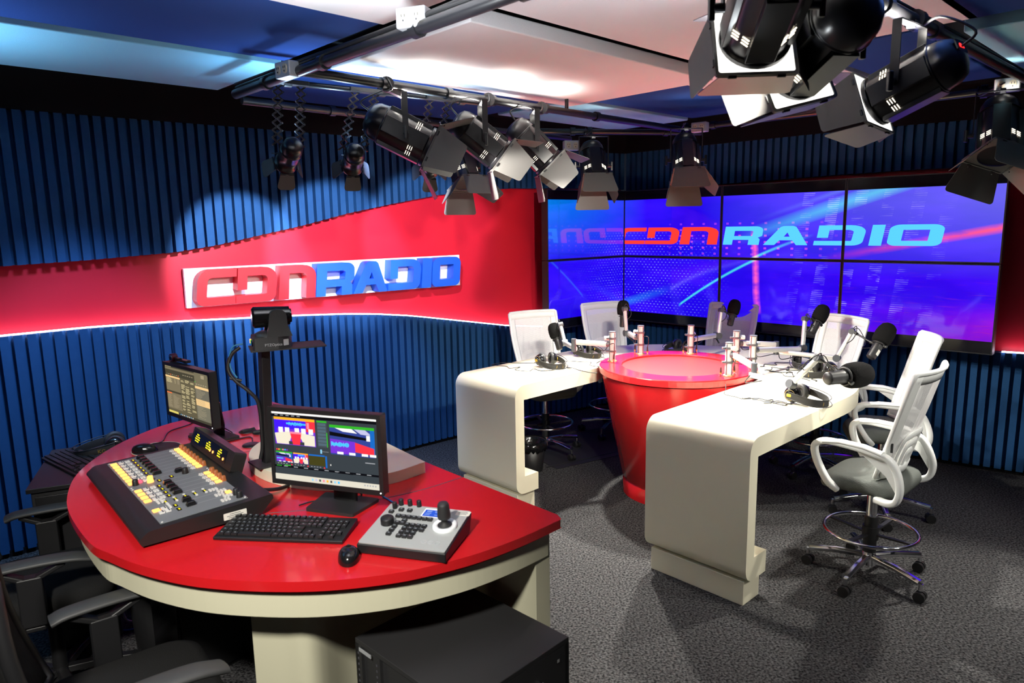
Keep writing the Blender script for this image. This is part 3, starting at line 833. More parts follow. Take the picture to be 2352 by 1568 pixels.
band_(.03, .085, .782, .864, 'apron', M['cream_dark'], 8, -1)
def wallseg(p, q, th, z0, z1, name, m, side=1):
    p = V(LD(p)); q = V(LD(q)); t = (q - p).normalized(); n_ = V((-t.y, t.x)) * th * side
    L = [tuple(p), tuple(q), tuple(q + n_), tuple(p + n_)]
    if side < 0: L = L[::-1]
    return MB().prism(L, z0, z1).build(name, m, dk, bevel=.003)
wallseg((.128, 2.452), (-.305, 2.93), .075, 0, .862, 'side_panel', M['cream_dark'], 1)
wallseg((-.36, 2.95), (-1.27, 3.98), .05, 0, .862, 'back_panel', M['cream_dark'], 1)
# curved inner pedestal set back from the front edge
pin = inset_open([tuple(p) for p in fs_], .20)
line = [tuple(p)[:2] for p in spline([pin[56], pin[59], pin[62], LD((-.62, 2.40)), LD((-.45, 2.58)), LD((-.30, 2.72))], 5)]
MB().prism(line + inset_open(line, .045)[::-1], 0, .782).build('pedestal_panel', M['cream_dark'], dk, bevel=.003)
p = V(pin[56]); MB().prism([(p.x, p.y + .05), (p.x + .045, p.y + .05), (p.x + .30, p.y + .55), (p.x + .255, p.y + .55)], 0, .782).build('divider_panel', M['cream_dark'], dk)
b = MB()
for L in ([(-1.56, 3.13), (-1.30, 3.33), (-1.1, 3.46)], [(-.95, 2.55), (-.70, 2.60), (-.42, 2.74), (-.225, 2.905)]):
    L = spline([LD(p) for p in L], 5)
    b.tube([(p[0], p[1], .9195) for p in L], .0022, 5)
b.build('joint_line', M['ink'], dk)
# cream plinth on the desk
wg = thing('desk_riser', 'raised cream rounded wedge on the red desk, carrying the camera pole', 'riser', (-.9, 3.0, .921))
wp = [(-.395, 2.968), (-.523, 2.838), (-.694, 2.768), (-.886, 2.79), (-1.06, 2.88), (-1.19, 3.02), (-1.25, 3.18), (-1.245, 3.33), (-1.19, 3.47), (-1.08, 3.60), (-.93, 3.62), (-.66, 3.31)]
wsm = spline([(p[0] + .9, p[1] - 3.0) for p in wp[:11]], 5)
MB().prism([tuple(p) for p in wsm] + [(wp[11][0] + .9, wp[11][1] - 3.0)], 0, .05).build('slab', M['cream'], wg, bevel=.004)

# ------------------------------------------------------------------ equipment rack, cabinet, computer, bins, floor mat
a, b_, c = V((-.564, 2.219)), V((.156, 2.179)), V((-.21, 2.58))
rk = thing('equipment_rack', 'low black equipment rack under the right end of the red desk, bottom edge of photo', 'rack', (c.x, c.y, 0), math.atan2((a - c).y, (a - c).x))
wd, dp = (a - c).length, (b_ - c).length
ux = rot(-rk.rotation_euler.z).to_2x2() @ (b_ - c)
sg_ = 1 if ux.y > 0 else -1
B = lambda x0, x1, y0, y1, z0, z1: MB().box(((x0 + x1) / 2, sg_ * (y0 + y1) / 2, (z0 + z1) / 2), (x1 - x0, y1 - y0, z1 - z0))
B(0, wd, 0, dp, .582, .60).build('top_panel', M['rack'] if 'rack' in M else M['black_soft'], rk, bevel=.002)
B(0, .02, 0, dp, .03, .582).build('side_panel', M['black_soft'], rk); B(wd - .03, wd - .012, .03, dp - .03, .03, .582).build('side_panel', M['black_soft'], rk)
B(0, wd, 0, .02, .03, .582).build('back_panel', M['black_soft'], rk); B(0, wd, dp - .02, dp, .03, .582).build('front_panel', M['black_soft'], rk, bevel=.002)
B(0, wd, 0, dp, .0, .03).build('base_panel', M['black_soft'], rk)
for y0 in (.0, dp - .035, .11):
    B(wd - .012, wd, y0, y0 + .035, .03, .582).build('rack_rail', M['black_soft'], rk)
q = MB()
for y0 in (.018, .127):
    for k in range(24): q.box((wd + .0005, sg_ * y0, .06 + k * .0213), (.002, .007, .007))
q.build('rail_holes', M['ink'], rk)
q = MB(); q.box((wd + .001, sg_ * .06, .567), (.003, .07, .012)); q.build('maker_plate', M['outlet'], rk)
q = MB(); q.cyl((wd * .3, sg_ * (dp + .001), .50), (wd * .3, sg_ * (dp + .012), .50), .010, n=12); q.box((wd * .12, sg_ * (dp + .002), .54), (.012, .004, .012)); q.build('panel_lock', M['chrome'], rk)

cb = thing('cabinet', 'black side cabinet behind the left end of the red desk, carrying a keyboard', 'cabinet', (-2.24, 3.43, 0), math.radians(24))
MB().box((0, 0, .41), (.30, .62, .80)).build('cabinet_body', M['black_soft'], cb, bevel=.004)
MB().box((0, 0, .825), (.33, .66, .022)).build('cabinet_top', M['black'], cb, bevel=.003)
MB().box((.0, -.312, .42), (.27, .012, .74)).build('cabinet_door', M['black'], cb, bevel=.003)

pc = thing('computer_tower', 'black computer tower with a silver edge standing under the red desk', 'computer', (-1.42, 2.99, 0), math.radians(-32))
MB().box((0, 0, .235), (.19, .42, .43)).build('case', M['black'], pc, bevel=.006)
MB().box((0, -.216, .235), (.19, .014, .43)).build('front_panel', M['black_gloss'], pc, bevel=.004)
MB().box((-.101, -.205, .235), (.012, .02, .43)).build('silver_edge', M['outlet'], pc, bevel=.002)
MB().box((0, 0, .01), (.17, .38, .02)).build('feet', M['black'], pc)

def bin_(loc, label, r=.13, h=.36):
    o = thing('waste_bin', label, 'bin', loc, 0, 'black waste bins')
    MB().lathe([(r * .78, 0), (r, h), (r - .006, h), (r * .76, .012)], 28, cap=False).lathe([(0, .006), (r * .78, .006)], 28, cap=False).build('bucket', M['black'], o)
    b = MB(); n = 44; prof = []
    P = []
    for k, (rr, zz) in enumerate(((r * .9, h * .72), (r + .006, h * .74), (r + .010, h * .9), (r + .004, h + .008), (r - .012, h - .01), (r - .03, h * .7))):
        P.append([((rr + .006 * math.sin(i * 7.3 + k * 2.1) * (k in (1, 2))) * math.cos(2 * PI * i / n), (rr + .006 * math.sin(i * 7.3 + k * 2.1) * (k in (1, 2))) * math.sin(2 * PI * i / n), zz + .012 * math.sin(i * 2.7 + k) * (k < 3)) for i in range(n)] )
    P = [p + [p[0]] for p in P]
    b.grid(P, True, True); b.build('bin_liner', M['bag'], o)
    return o
bin_((-1.72, 3.12, 0), 'black waste bin with a loose liner under the left of the red desk', .15, .52)
bin_((.14, 5.53, 0), 'black waste bin with a crumpled liner under the left arm of the cream table', .125, .25)
M['mat'] = mat('dark vinyl mat', (.012, .012, .014), .55)
fm = MB().prism(rp([(-.55, -.3, .02), (.55, -.3, .02), (.55, .45, .02), (-.55, .45, .02)]), 0, .004).build('chair_mat', M['mat'])
fm.location = (.68, 6.05, .001); fm.rotation_euler = (0, 0, math.radians(30))
tag(fm, 'thin black floor mat under the chairs between the left table arm and the drum', 'mat')
bpy.context.view_layer.update()
# ------------------------------------------------------------------ studio lamps
def text_mesh(txt, size, depth=.0005):
    c = D.curves.new('text', 'FONT'); c.body = txt; c.size = size; c.extrude = depth; c.align_x = 'CENTER'; c.align_y = 'CENTER'; c.resolution_u = 2
    o = D.objects.new('text', c); COL.objects.link(o)
    bpy.context.view_layer.update()
    me = D.meshes.new_from_object(o.evaluated_get(bpy.context.evaluated_depsgraph_get()))
    D.objects.remove(o); D.curves.remove(c)
    return me
def add_text(par, name, txt, size, m, fr, depth=.0005):
    me = text_mesh(txt, size, depth); me.transform(fr); me.materials.clear(); me.materials.append(m); me.name = name
    for p_ in me.polygons: p_.material_index = 0
    o = D.objects.new(name, me); COL.objects.link(o); o.parent = par
    return o
def spot(par, p, aim, energy, ang, col=(1, .93, .80), size=.04, blend=.5):
    l = D.lights.new('lamp_light', 'SPOT'); l.energy = energy; l.spot_size = math.radians(ang); l.spot_blend = blend; l.color = col; l.shadow_soft_size = size
    o = D.objects.new('lamp_light', l); COL.objects.link(o)
    o.rotation_euler = V(aim).to_track_quat('-Z', 'Y').to_euler(); o.location = p
    o.parent = par
    return o
def leak(par, p, energy, col):
    """added upward spot for leaked lamp light, strengthened to brighten the ceiling"""
    l = D.lights.new('leak_fill', 'SPOT'); l.energy = energy; l.color = col; l.spot_size = math.radians(150); l.spot_blend = .7; l.shadow_soft_size = .04
    o = D.objects.new('leak_fill', l); COL.objects.link(o); o.parent = par; o.location = p; o.rotation_euler = (PI, 0, 0)
def flap(Hm, side, w0, w1, ln, open_deg, hinge, z0, par, m='door_black'):
    """barn door leaf hinged on one side of the square front frame; side = 0 right 1 top 2 left 3 bottom"""
    a = side * PI / 2; ca, sa = math.cos(a), math.sin(a)
    o = math.radians(open_deg)                                   # 0 = straight ahead, 90 = fully open
    out = V((ca, sa, 0)); acr = V((-sa, ca, 0)); fwd = V((0, 0, 1))
    d = (fwd * math.cos(o) + out * math.sin(o))
    n_ = d.cross(acr)
    org = out * hinge + fwd * z0
    poly = rp([(-w0 / 2, 0, .004), (w0 / 2, 0, .004), (w1 / 2, ln, .018), (-w1 / 2, ln, .018)], 4)
    F = frame(org, acr, d, n_)
    q = MB(Hm @ F).prism(poly, -.0012, .0012).build('barn_door', M[m], par)
    h = MB(Hm @ F)
    for k in (-.32, .32):
        h.cyl((k * w0 - .012, 0, 0), (k * w0 + .012, 0, 0), .006, n=8); h.ball((k * w0, .014, .003), .0045, n=8, k=5)
    h.build('hinge', M['lamp_black'], q)
    return q
def studio_light(label, pivot, aim, pipe_p, doors=(35, 35, 35, 35), roll=0, sc=1.0, energy=120, ang=45, lens='lens', display=None, col=(1, .95, .85), spill=9, leak_glow=False):
    pivot = V(pivot); aim = (V(aim) - pivot).normalized(); pipe_p = V(pipe_p)
    t = thing('studio_light', label, 'stage light', pivot, 0, 'stage lights with barn doors')
    z = aim; x = z.cross(V((0, 0, 1))).normalized(); y = x.cross(z)    # x right of the beam, y up
    H0 = frame((0, 0, 0), x, y, z)
    Hm = H0 @ Mx.Scale(sc, 4) @ Mx.Rotation(math.radians(roll), 4, 'Z')
    Hs = H0 @ Mx.Scale(sc, 4)
    b = MB(Hs)
    b.lathe([(0, -.225), (.045, -.222), (.078, -.205), (.094, -.175), (.099, -.14), (.099, -.132), (.103, -.130), (.103, -.124)], 32)
    b.lathe([(.096, -.124), (.096, .115), (.108, .118), (.108, .135), (.100, .137)], 32)
    for k in range(4):
        a = PI / 4 + k * PI / 2 + PI / 4
        R_ = Mx.Rotation(a, 4, 'Z')
        b.box((.088, 0, -.005), (.034, .085, .235), R_)
    b.build('housing', M['lamp_black'], t, bevel=.003)
    lb = MB(Hs); lb.lathe([(0, .128), (.098, .128)], 32, cap=False); lb.build('lens', M[lens], t)
    v = MB(Hs)
    for k in range(4):
        R_ = Mx.Rotation(PI / 4 + k * PI / 2, 4, 'Z')
        for j in range(3):
            for i in range(2): v.box((.0965, (i - .5) * .036, .035 + j * .011), (.003, .024, .0028), R_)
    v.build('vent_slots', M['vent_glow'], t)
    # square colour frame with round aperture
    b = MB(Hm); hole = [(.098 * math.cos(2 * PI * i / 32), .098 * math.sin(2 * PI * i / 32)) for i in range(32)]
    inn = rrect(.225, .225, .008)
    b.prism(rrect(.245, .245, .012), .137, .149, None, [inn[::-1]]); b.build('front_frame', M['door_black'], t)
    MB(Hm).prism(inn, .141, .144, None, [hole[::-1]]).build('leak_glow_plate' if leak_glow else 'colour_frame_plate', M['leak_glow' if leak_glow else 'door_black'], t)  # glowing version stands in for leaked light on the plate
    for k, od in enumerate(doors):
        wide = k % 2 == 1
        flap(Hm, k, .225, .30 if wide else .15, .17, od, .122, .147, t)
    # yoke
    hx = x; px = hx * (.122 * sc)
    up = V((0, 0, 1)); top = pipe_p - pivot
    hgt = max(.12, min(top.z - .05, .24 * sc))
    tz = V((0, 0, hgt))
    b = MB()
    for s in (-1, 1): b.bar(px * s, px * s + tz, .005, .032, z if abs(z.z) < .8 else y)
    b.bar(-px + tz, px + tz, .032, .006)
    b.build('yoke', M['lamp_black'], t)
    b = MB(); b.bar(tz, (top.x, top.y, top.z - .02), .028, .028); b.cyl(top - hx * .018 - V((0, 0, .0)), top + hx * .018, .04, n=16)
    b.build('clamp', M['lamp_black'], t)
    for s in (-1, 1):
        MB().cyl(px * s * .96, px * s * 1.22, .014, n=12).bar(px * s * 1.26 + V((0, 0, .035)), px * s * 1.26 - V((0, 0, .035)), .02, .018).build('tilt_knob', M['lamp_black'], t, bevel=.004)
    # mains lead from the back of the can
    bk = Hs @ V((0, .03, -.215))
    MB().tube(spline([bk, bk - z * .05 + V((0, 0, .03)), bk * .6 + V((0, 0, .16)), top * .7 + hx * .05 + V((0, 0, .05)), top + hx * .03 + V((0, 0, .03))], 6), .005, 6).build('power_lead', M['black'], t)
    if display:
        fr = Hs @ frame((0, .035, -.2235), (-1, 0, 0), (0, 1, 0), (0, 0, -1))
        MB(fr).prism(rrect(.10, .05, .008), -.004, .001).build('display_panel', M['black_gloss'], t)
        add_text(t, 'display_digits', display, .026, M['led_red'], fr @ TR(0, 0, .0016))
    p = Hs @ V((0, 0, .150 / 1.0))
    if energy:
        spot(t, p, z, energy, ang, col)
        leak(t, Hs @ V((0, 0, .0)) + V((0, 0, .185)), spill, col)
    return t
TCt = (1.2, 4.9, .95)
studio_light('lit stage light leftmost on the long pipe, its closed black door facing us', (-.57, 4.0, 2.50), (1.3, 4.30, 1.55), (-.65, 3.93, 2.76), (14, 38, 14, 38), 0, 1.05, 160, 60, spill=26)
studio_light('brightest lit stage light on the long pipe, two doors glowing white', (-.15, 4.27, 2.49), (1.3, 4.5, 1.35), (-.12, 4.45, 2.76), (12, 30, 30, 42), 0, .95, 160, 60, spill=26)
studio_light('lit stage light on the long pipe, right of the brightest one', (.17, 4.62, 2.485), (1.4, 4.75, 1.2), (.22, 4.79, 2.76), (10, 24, 20, 34), 0, .95, 160, 60, spill=20)
studio_light('lower stage light hanging beneath the brightest one, doors spread below it', (-.33, 5.12, 2.42), (-.05, 4.75, 1.5), (-.45, 5.38, 2.75), (40, 12, 45, 30), 0, .95, 90, 70, spill=4)
studio_light('stage light hanging over the leftmost video wall column, lower door glowing', (.67, 5.66, 2.45), (.74, 5.0, 1.2), (.66, 5.87, 2.74), (12, 3, 12, 30), 0, .95, 400, 75, spill=5)
studio_light('stage light hanging over the second video wall column, lower door glowing', (1.33, 5.38, 2.46), (1.28, 4.7, 1.2), (1.45, 5.90, 2.76), (14, 2, 35, 30), 0, .95, 400, 75, spill=5)
studio_light('large black stage light nearest the camera, seen from behind at the top edge', (.72, 2.05, 2.585), (.95, 5.2, .95), (.80, 2.17, 2.77), (30, 34, 14, -20), 0, .97, 190, 42, leak_glow=True, spill=60)
studio_light('black stage light with red display digits, middle of the three big ones', (.965, 2.28, 2.53), (.42, 5.6, 1.40), (1.12, 2.47, 2.77), (30, 34, 14, -14), 14, 1.0, 190, 42, leak_glow=True, spill=60, display='P.10L')
studio_light('black stage light with a red display, right of the other two big ones', (1.49, 2.72, 2.49), (.50, 3.95, 1.85), (1.62, 2.92, 2.77), (48, 30, 8, -10), -8, .90, 130, 60, leak_glow=True, spill=60, display='P.10')
studio_light('lit stage light cut off by the right edge of the photo', (2.83, 4.15, 2.47), (2.6, 3.75, 1.7), (2.93, 4.47, 2.76), (40, 10, 40, 30), 35, 1.05, 170, 70, spill=10)

def scissor_spot(label, pivot, top, aim, energy, col, tint):
    pivot = V(pivot); top = V(top); aim = (V(aim) - pivot).normalized()
    t = thing('hanging_spotlight', label, 'spotlight', pivot, 0, 'small scissor-hung spotlights')
    tp = top - pivot; hx = V((.8, .6, 0)); hy = V((-.6, .8, 0))
    MB().box((0, 0, 0), (.20, .05, .025), TR(*tp) @ rot(.64)).build('rail_carriage', M['black'], t, bevel=.004)
    lo = .05; n = 8; hgt = (tp.z - .012 - lo) / n
    for s in (-1, 1):
        b = MB(); o = hx * (.062 * s)
        for k in range(n):
            f0 = (k / n); f1 = (k + 1) / n
            c0 = V((tp.x * f0, tp.y * f0, lo + k * hgt)) + o; c1 = V((tp.x * f1, tp.y * f1, lo + (k + 1) * hgt)) + o
            w = .026
            b.bar(c0 - hx * w, c1 + hx * w, .009, .003, hy); b.bar(c0 + hx * w + hy * .004, c1 - hx * w + hy * .004, .009, .003, hy)
            for q in (c0 - hx * w, c0 + hx * w, (c0 + c1) / 2): b.cyl(q - hy * .006, q + hy * .008, .004, n=6)
        b.build('scissor_arm', M['lamp_black'], t)
    z = aim; x = z.cross(V((0, 0, 1))).normalized(); y = x.cross(z); Hm = frame((0, 0, 0), x, y, z) @ Mx.Scale(1.25, 4)
    b = MB(Hm); b.lathe([(0, -.10), (.03, -.098), (.042, -.085), (.044, -.05), (.044, -.045), (.048, -.044), (.048, -.036), (.044, -.035), (.044, .06), (.05, .062), (.05, .08)], 24); b.build('housing', M['lamp_black'], t)
    MB(Hm).lathe([(0, .072), (.044, .072)], 24, cap=False).build('lens', M[tint], t)
    b = MB()
    for s in (-1, 1): b.bar(x * (.05 * s), x * (.05 * s) + V((0, 0, .06)), .004, .018, z)
    b.bar(x * -.05 + V((0, 0, .058)), x * .05 + V((0, 0, .058)), .018, .004); b.build('yoke', M['lamp_black'], t)
    for k, od in enumerate((30, 30, 30, 40)): flap(Hm, k, .06, .085, .075, od, .050, .08, t)
    spot(t, Hm @ V((0, 0, .085)), z, energy, 42, col, .02, .4)
    leak(t, V((0, 0, .10)), 14, (.45, .72, 1))  # added cool fill to brighten the ceiling panels
    return t
M['lens_cool'] = glow('cool small lamp lens', (.75, .85, 1), 25)
M['lens_warm'] = glow('warm small lamp lens', (1, .9, .75), 25)
scissor_spot('small hanging spotlight on the left, one door glowing white', (-1.20, 3.93, 2.40), (-1.16, 3.89, 2.77), (-1.97, 5.15, 1.78), 220, (.70, .80, 1), 'lens_warm')
scissor_spot('small hanging spotlight in the middle, pale blue light on its door', (-.89, 4.12, 2.39), (-.81, 4.15, 2.77), (-1.42, 5.64, 1.84), 220, (.72, .80, 1), 'lens_cool')
scissor_spot('small hanging spotlight on the right, half hidden by the big stage lights', (-.49, 4.45, 2.385), (-.42, 4.44, 2.77), (-.75, 6.2, 1.9), 150, (.80, .85, 1), 'lens_warm')
# ------------------------------------------------------------------ things on the red desk
ZD = .9205
def inst(src, par, loc, rz=0, name=None):
    o = src.copy(); COL.objects.link(o); o.parent = par; o.location = loc; o.rotation_euler = (0, 0, rz); return o
class UI:
    """flat coloured rectangles of a screen picture: x right, y down, both 0..1"""
    def __init__(s, w, h, cols):
        s.w = w; s.h = h; s.b = MB(); s.k = list(cols); s.m = [glow('screen colour ' + k, c, 1.0) for k, c in cols.items()]; s.z = 0
    def r(s, x0, y0, x1, y1, c, lift=1):
        s.z += .00002
        s.b.cur = s.k.index(c); w, h, e = s.w, s.h, -.0006 - s.z
        s.b.quad(((x0 - .5) * w, e, (1 - y1) * h), ((x1 - .5) * w, e, (1 - y1) * h), ((x1 - .5) * w, e, (1 - y0) * h), ((x0 - .5) * w, e, (1 - y0) * h))
    def p(s, pts, c):
        s.z += .00002
        s.b.cur = s.k.index(c); n = len(s.b.v)
        s.b.add([((x - .5) * s.w, -.0006 - s.z, (1 - y) * s.h) for x, y in pts], [tuple(range(len(pts)))])

def desktop_monitor(label, loc, rz, w, zb, zt, dy, base_w, ui):
    t = thing('computer_monitor', label, 'monitor', loc, rz, 'computer monitors on the red desk')
    h = zt - zb; z0 = zb - loc[2]; F_ = frame((0, dy, z0), (1, 0, 0), (0, 0, 1), (0, -1, 0))
    bw = .017
    MB(F_).prism(rrect(w, h, .006) if 0 else [(-w / 2, 0), (w / 2, 0), (w / 2, h), (-w / 2, h)], -.035, -.002).build('back_shell', M['black'], t, bevel=.008)
    MB(F_).prism([(-w / 2, 0), (w / 2, 0), (w / 2, h), (-w / 2, h)], -.004, .004, None, [[(-w / 2 + bw, .02), (w / 2 - bw, .02), (w / 2 - bw, h - bw), (-w / 2 + bw, h - bw)]]).build('bezel', M['black'], t, bevel=.002)
    sw, sh = w - 2 * bw, h - bw - .02
    ui.w, ui.h = sw, sh
    s = ui.draw(); s.b.m = Mx.Identity(4)
    s.b.v = [V((p[0], p[1], p[2])) for p in s.b.v]
    o = s.b.build('screen', s.m, t); o.location = (0, dy + .0, z0 + .02)
    MB(F_).cyl((w / 2 - .012, .010, .004), (w / 2 - .012, .010, .0052), .0025, n=10).build('power_lamp', M['oled_white'], t)
    MB().tube([(0, .045, .012), (0, .05, .07), (0, .042, .13), (0, .035, .19)], 0, sec=[(.055 * math.cos(i * PI / 8), .014 * math.sin(i * PI / 8)) for i in range(16)], up=(0, 1, 0)).build('neck', M['black'], t)
    MB().prism(rp([(-base_w * .42, -.075, .008), (base_w * .42, -.075, .008), (base_w / 2, .095, .008), (-base_w / 2, .095, .008)]), 0, .012).build('base', M['black_soft'], t, bevel=.002)
    MB().box((0, dy + .038, z0 + h * .5), (.10, .02, .10)).build('mount_plate', M['black'], t)
    MB().tube(spline([(.05, dy + .03, z0 + .03), (.06, .05, .05), (.02, .10, .004), (-.12, .02, .003), (-.16, -.04, .003)], 6), .0028, 6).build('cable', M['black'], t)
    return t
M['oled_white'] = glow('white power lamp', (.9, .95, 1), 4)
class UIVision(UI):
    def draw(s):
        r = s.r
        s.b = MB(); s.z = 0
        r(0, 0, 1, 1, 'slate'); r(0, 0, 1, .032, 'white'); r(0, .032, 1, .075, 'black')
        for k in range(5): r(.03 + k * .055, .045, .06 + k * .055, .055, 'grey')
        for a, b_, oy, hh, sm in ((.02, .42, .115, .36, 0), (.19, .335, .60, .14, 1)):
            W = b_ - a; X = lambda q: a + W * q; Y = lambda q: oy + hh * q
            r(a, oy, b_, oy + hh, 'purple'); r(X(0), Y(0), X(.80), Y(.36), 'blue'); r(X(.78), Y(0), X(1), Y(.42), 'red'); r(X(.80), Y(.05), X(.86), Y(.30), 'pink')
            r(X(.30), Y(.10), X(.78), Y(.17), 'cyan')
            r(X(0), Y(.36), X(.06), Y(.6), 'blue')
            for q in (.10, .26, .50, .66, .84): r(X(q), Y(.30), X(q + .11), Y(.52), 'white')
            s.p([(X(.0), Y(.56)), (X(.35), Y(.46)), (X(.42), Y(.60)), (X(.34), Y(.98)), (X(.04), Y(.98))], 'cream'); s.p([(X(.66), Y(.48)), (X(.98), Y(.56)), (X(.98), Y(.98)), (X(.72), Y(.98)), (X(.62), Y(.62))], 'cream')
            r(X(.34), Y(.85), X(.72), Y(.98), 'slate'); s.p([(X(.38), Y(.50)), (X(.66), Y(.50)), (X(.61), Y(.98)), (X(.44), Y(.98))], 'red'); r(X(.38), Y(.46), X(.66), Y(.54), 'pink')
        r(.02, .078, .42, .115, 'orange'); r(.19, .585, .335, .603, 'orange')
        r(.44, .085, .535, .11, 'green'); r(.44, .11, .535, .47, 'grey2')
        for k in range(7): r(.445, .12 + k * .048, .525, .158 + k * .048, 'btn')
        r(.528, .25, .537, .46, 'green'); r(.46, .50, .475, .56, 'sky'); r(.475, .527, .54, .531, 'grey')
        for a, b_, oy, hh in ((.56, .975, .165, .385), (.02, .18, .60, .14)):
            W = b_ - a; X = lambda q: a + W * q; Y = lambda q: oy + hh * q
            r(a, oy, b_, oy + hh, 'navy'); s.p([(X(.12), Y(0)), (X(.5), Y(0)), (X(.62), Y(.15)), (X(.3), Y(.12))], 'white'); s.p([(X(.55), Y(0)), (X(.8), Y(0)), (X(.95), Y(.2)), (X(.7), Y(.17))], 'lilac')
            s.p([(X(0), Y(.15)), (X(1), Y(.32)), (X(1), Y(.4)), (X(0), Y(.3))], 'black'); r(X(.82), Y(.2), X(.9), Y(.4), 'white'); r(X(.9), Y(.0), X(1.0), Y(.9), 'blue2')
            s.p([(X(.55), Y(.48)), (X(.98), Y(.66)), (X(.98), Y(.92)), (X(.55), Y(.84))], 'red'); s.p([(X(.0), Y(.42)), (X(.56), Y(.47)), (X(.56), Y(.95)), (X(.0), Y(.95))], 'purple')
            r(X(.03), Y(.56), X(.42), Y(.66), 'cyan')
            for q in (.15, .42, .7, .88): r(X(q), Y(.88), X(q + .14), Y(.97), 'white')
        r(.56, .125, .975, .165, 'green'); r(.02, .582, .18, .603, 'green')
        for k, c in enumerate(('red', 'orange', 'green', 'pink', 'cyan', 'purple')): r(.025 + k * .02, .545, .04 + k * .02, .565, c)
        r(.345, .60, .50, .74, 'olive'); r(.345, .582, .50, .603, 'blue2'); r(.505, .59, .52, .76, 'blue2')
        for x in (.165, .325, .485): r(x, .755, x + .012, .775, 'red')
        for x in (.03, .20, .36):
            for k in range(4): r(x + k * .028, .757, x + .016 + k * .028, .765, 'grey')
        r(.0, .785, 1, .815, 'black'); r(.02, .79, .07, .80, 'green')
        for k in range(9): r(.09 + k * .1, .793, .13 + k * .1, .803, 'grey')
        r(.10, .776, .16, .79, 'green'); r(.62, .80, .76, .82, 'black'); r(.88, .62, .97, .632, 'grey'); r(.55, .70, .558, .72, 'white')
        r(0, .915, 1, 1, 'taskbar')
        for k, c in enumerate(('sky', 'lilac', 'grey2', 'pink', 'orange', 'grey2', 'sky', 'cyan')): r(.36 + k * .036, .94, .378 + k * .036, .972, c)
        for k in range(5): r(.86 + k * .025, .94, .873 + k * .025, .96, 'grey')
        return s
VC = dict(slate=(.035, .043, .05), white=(.85, .82, .76), black=(.004, .004, .006), grey=(.33, .34, .36), grey2=(.05, .06, .07), purple=(.16, .03, .55), blue=(.05, .01, .85), blue2=(.01, .12, .45), navy=(.03, .05, .25),
          red=(.75, .03, .05), pink=(.9, .22, .30), cyan=(.05, .45, .95), cream=(.72, .66, .52), orange=(.95, .38, .02), green=(.03, .38, .02), btn=(.07, .11, .14), sky=(.25, .55, .75), lilac=(.45, .45, .65), olive=(.05, .045, .01), taskbar=(.62, .58, .48))
desktop_monitor('monitor with studio preview pictures, standing in front of the camera pole', (-.69, 2.60, ZD), math.radians(-19.0), .492, 1.022, 1.330, -.075, .25, UIVision(1, 1, VC))
class UIList(UI):
    def draw(s):
        r = s.r; s.b = MB(); s.z = 0; q = random.Random(3)
        r(0, 0, 1, 1, 'bg'); r(0, 0, 1, .03, 'dark'); r(0, .03, 1, .075, 'mid'); r(0, .075, .70, .20, 'dark')
        for k in range(5): r(.01 + k * .03, .008, .025 + k * .03, .02, 'text')
        for k in range(7): r(.03 + k * .045, .165, .055 + k * .045, .18, ('mid', 'mid2', 'red', 'mid2')[k % 4])
        for k in range(5): r(.42 + k * .05, .12, .45 + k * .05, .135, 'mid2')
        r(0, .20, .345, .90, 'mid'); r(.0, .205, .345, .24, 'peach'); r(0, .52, .345, .56, 'dark'); r(0, .56, .12, .585, 'red')
        for k in range(5):
            r(.02, .255 + k * .02, .10 + q.random() * .08, .263 + k * .02, 'text'); r(.22, .255 + k * .02, .232, .263 + k * .02, 'text'); r(.28, .255 + k * .02, .33, .263 + k * .02, 'mid2')
        for k in range(14): r(.02, .60 + k * .02, .08 + q.random() * .04, .606 + k * .02, 'mid2'); r(.15, .60 + k * .02, .2 + q.random() * .1, .606 + k * .02, 'mid2')
        for k in range(32):
            for c in (.37, .47, .59):
                if q.random() < .62: r(c, .22 + k * .021, c + .05 + q.random() * .045, .229 + k * .021, 'text')
        r(.70, .0, .985, 1, 'bg2'); r(.70, .27, 1, .32, 'peach'); r(.70, .32, 1, .53, 'slate'); r(.70, .53, 1, .66, 'peach'); r(.70, .66, 1, .95, 'slate2')
        for k in range(9): r(.72, .34 + k * .02, .80 + q.random() * .15, .346 + k * .02, 'mid2')
        for k in range(6): r(.72, .545 + k * .018, .90, .549 + k * .018, 'mid2')
        for k in range(12): r(.72, .68 + k * .02, .80 + q.random() * .12, .686 + k * .02, 'mid2')
        for k in range(5): r(.73 + k * .05, .22, .76 + k * .05, .24, 'mid2')
        r(.705, .18, .72, .195, 'green'); r(.85, .03, .92, .10, 'mid2')
        r(.02, .945, .25, .99, 'yellow'); r(.26, .95, 1, 1, 'dark')
        for k in range(8): r(.30 + k * .04, .962, .32 + k * .04, .985, 'white' if k % 3 else 'sky')
        return s
LC = dict(bg=(.10, .085, .05), bg2=(.15, .13, .08), dark=(.05, .045, .03), mid=(.17, .14, .085), mid2=(.30, .25, .16), text=(.62, .52, .28), peach=(.72, .48, .22), red=(.75, .16, .05), slate=(.13, .12, .09), slate2=(.15, .14, .10), green=(.05, .5, .05), yellow=(.6, .5, .12), white=(.6, .6, .55), sky=(.15, .35, .55))
mv = D.objects['computer_monitor']; so = [c for c in mv.children if c.name.startswith('screen')][0]
for fx, fy, ss in ((.235, .165, .020), (.655, .400, .026), (.268, .617, .008)):
    q = UI(1, 1, {}); sw_, sh_ = .492 - .034, .308 - .037
    add_text(mv, 'screen_text', 'RADIO', ss, D.materials['logo cyan on screen'], frame(((fx - .5) * sw_, so.location.y - .004, so.location.z + (1 - fy) * sh_), (1, 0, 0), (0, 0, 1), (0, -1, 0)), .0001)
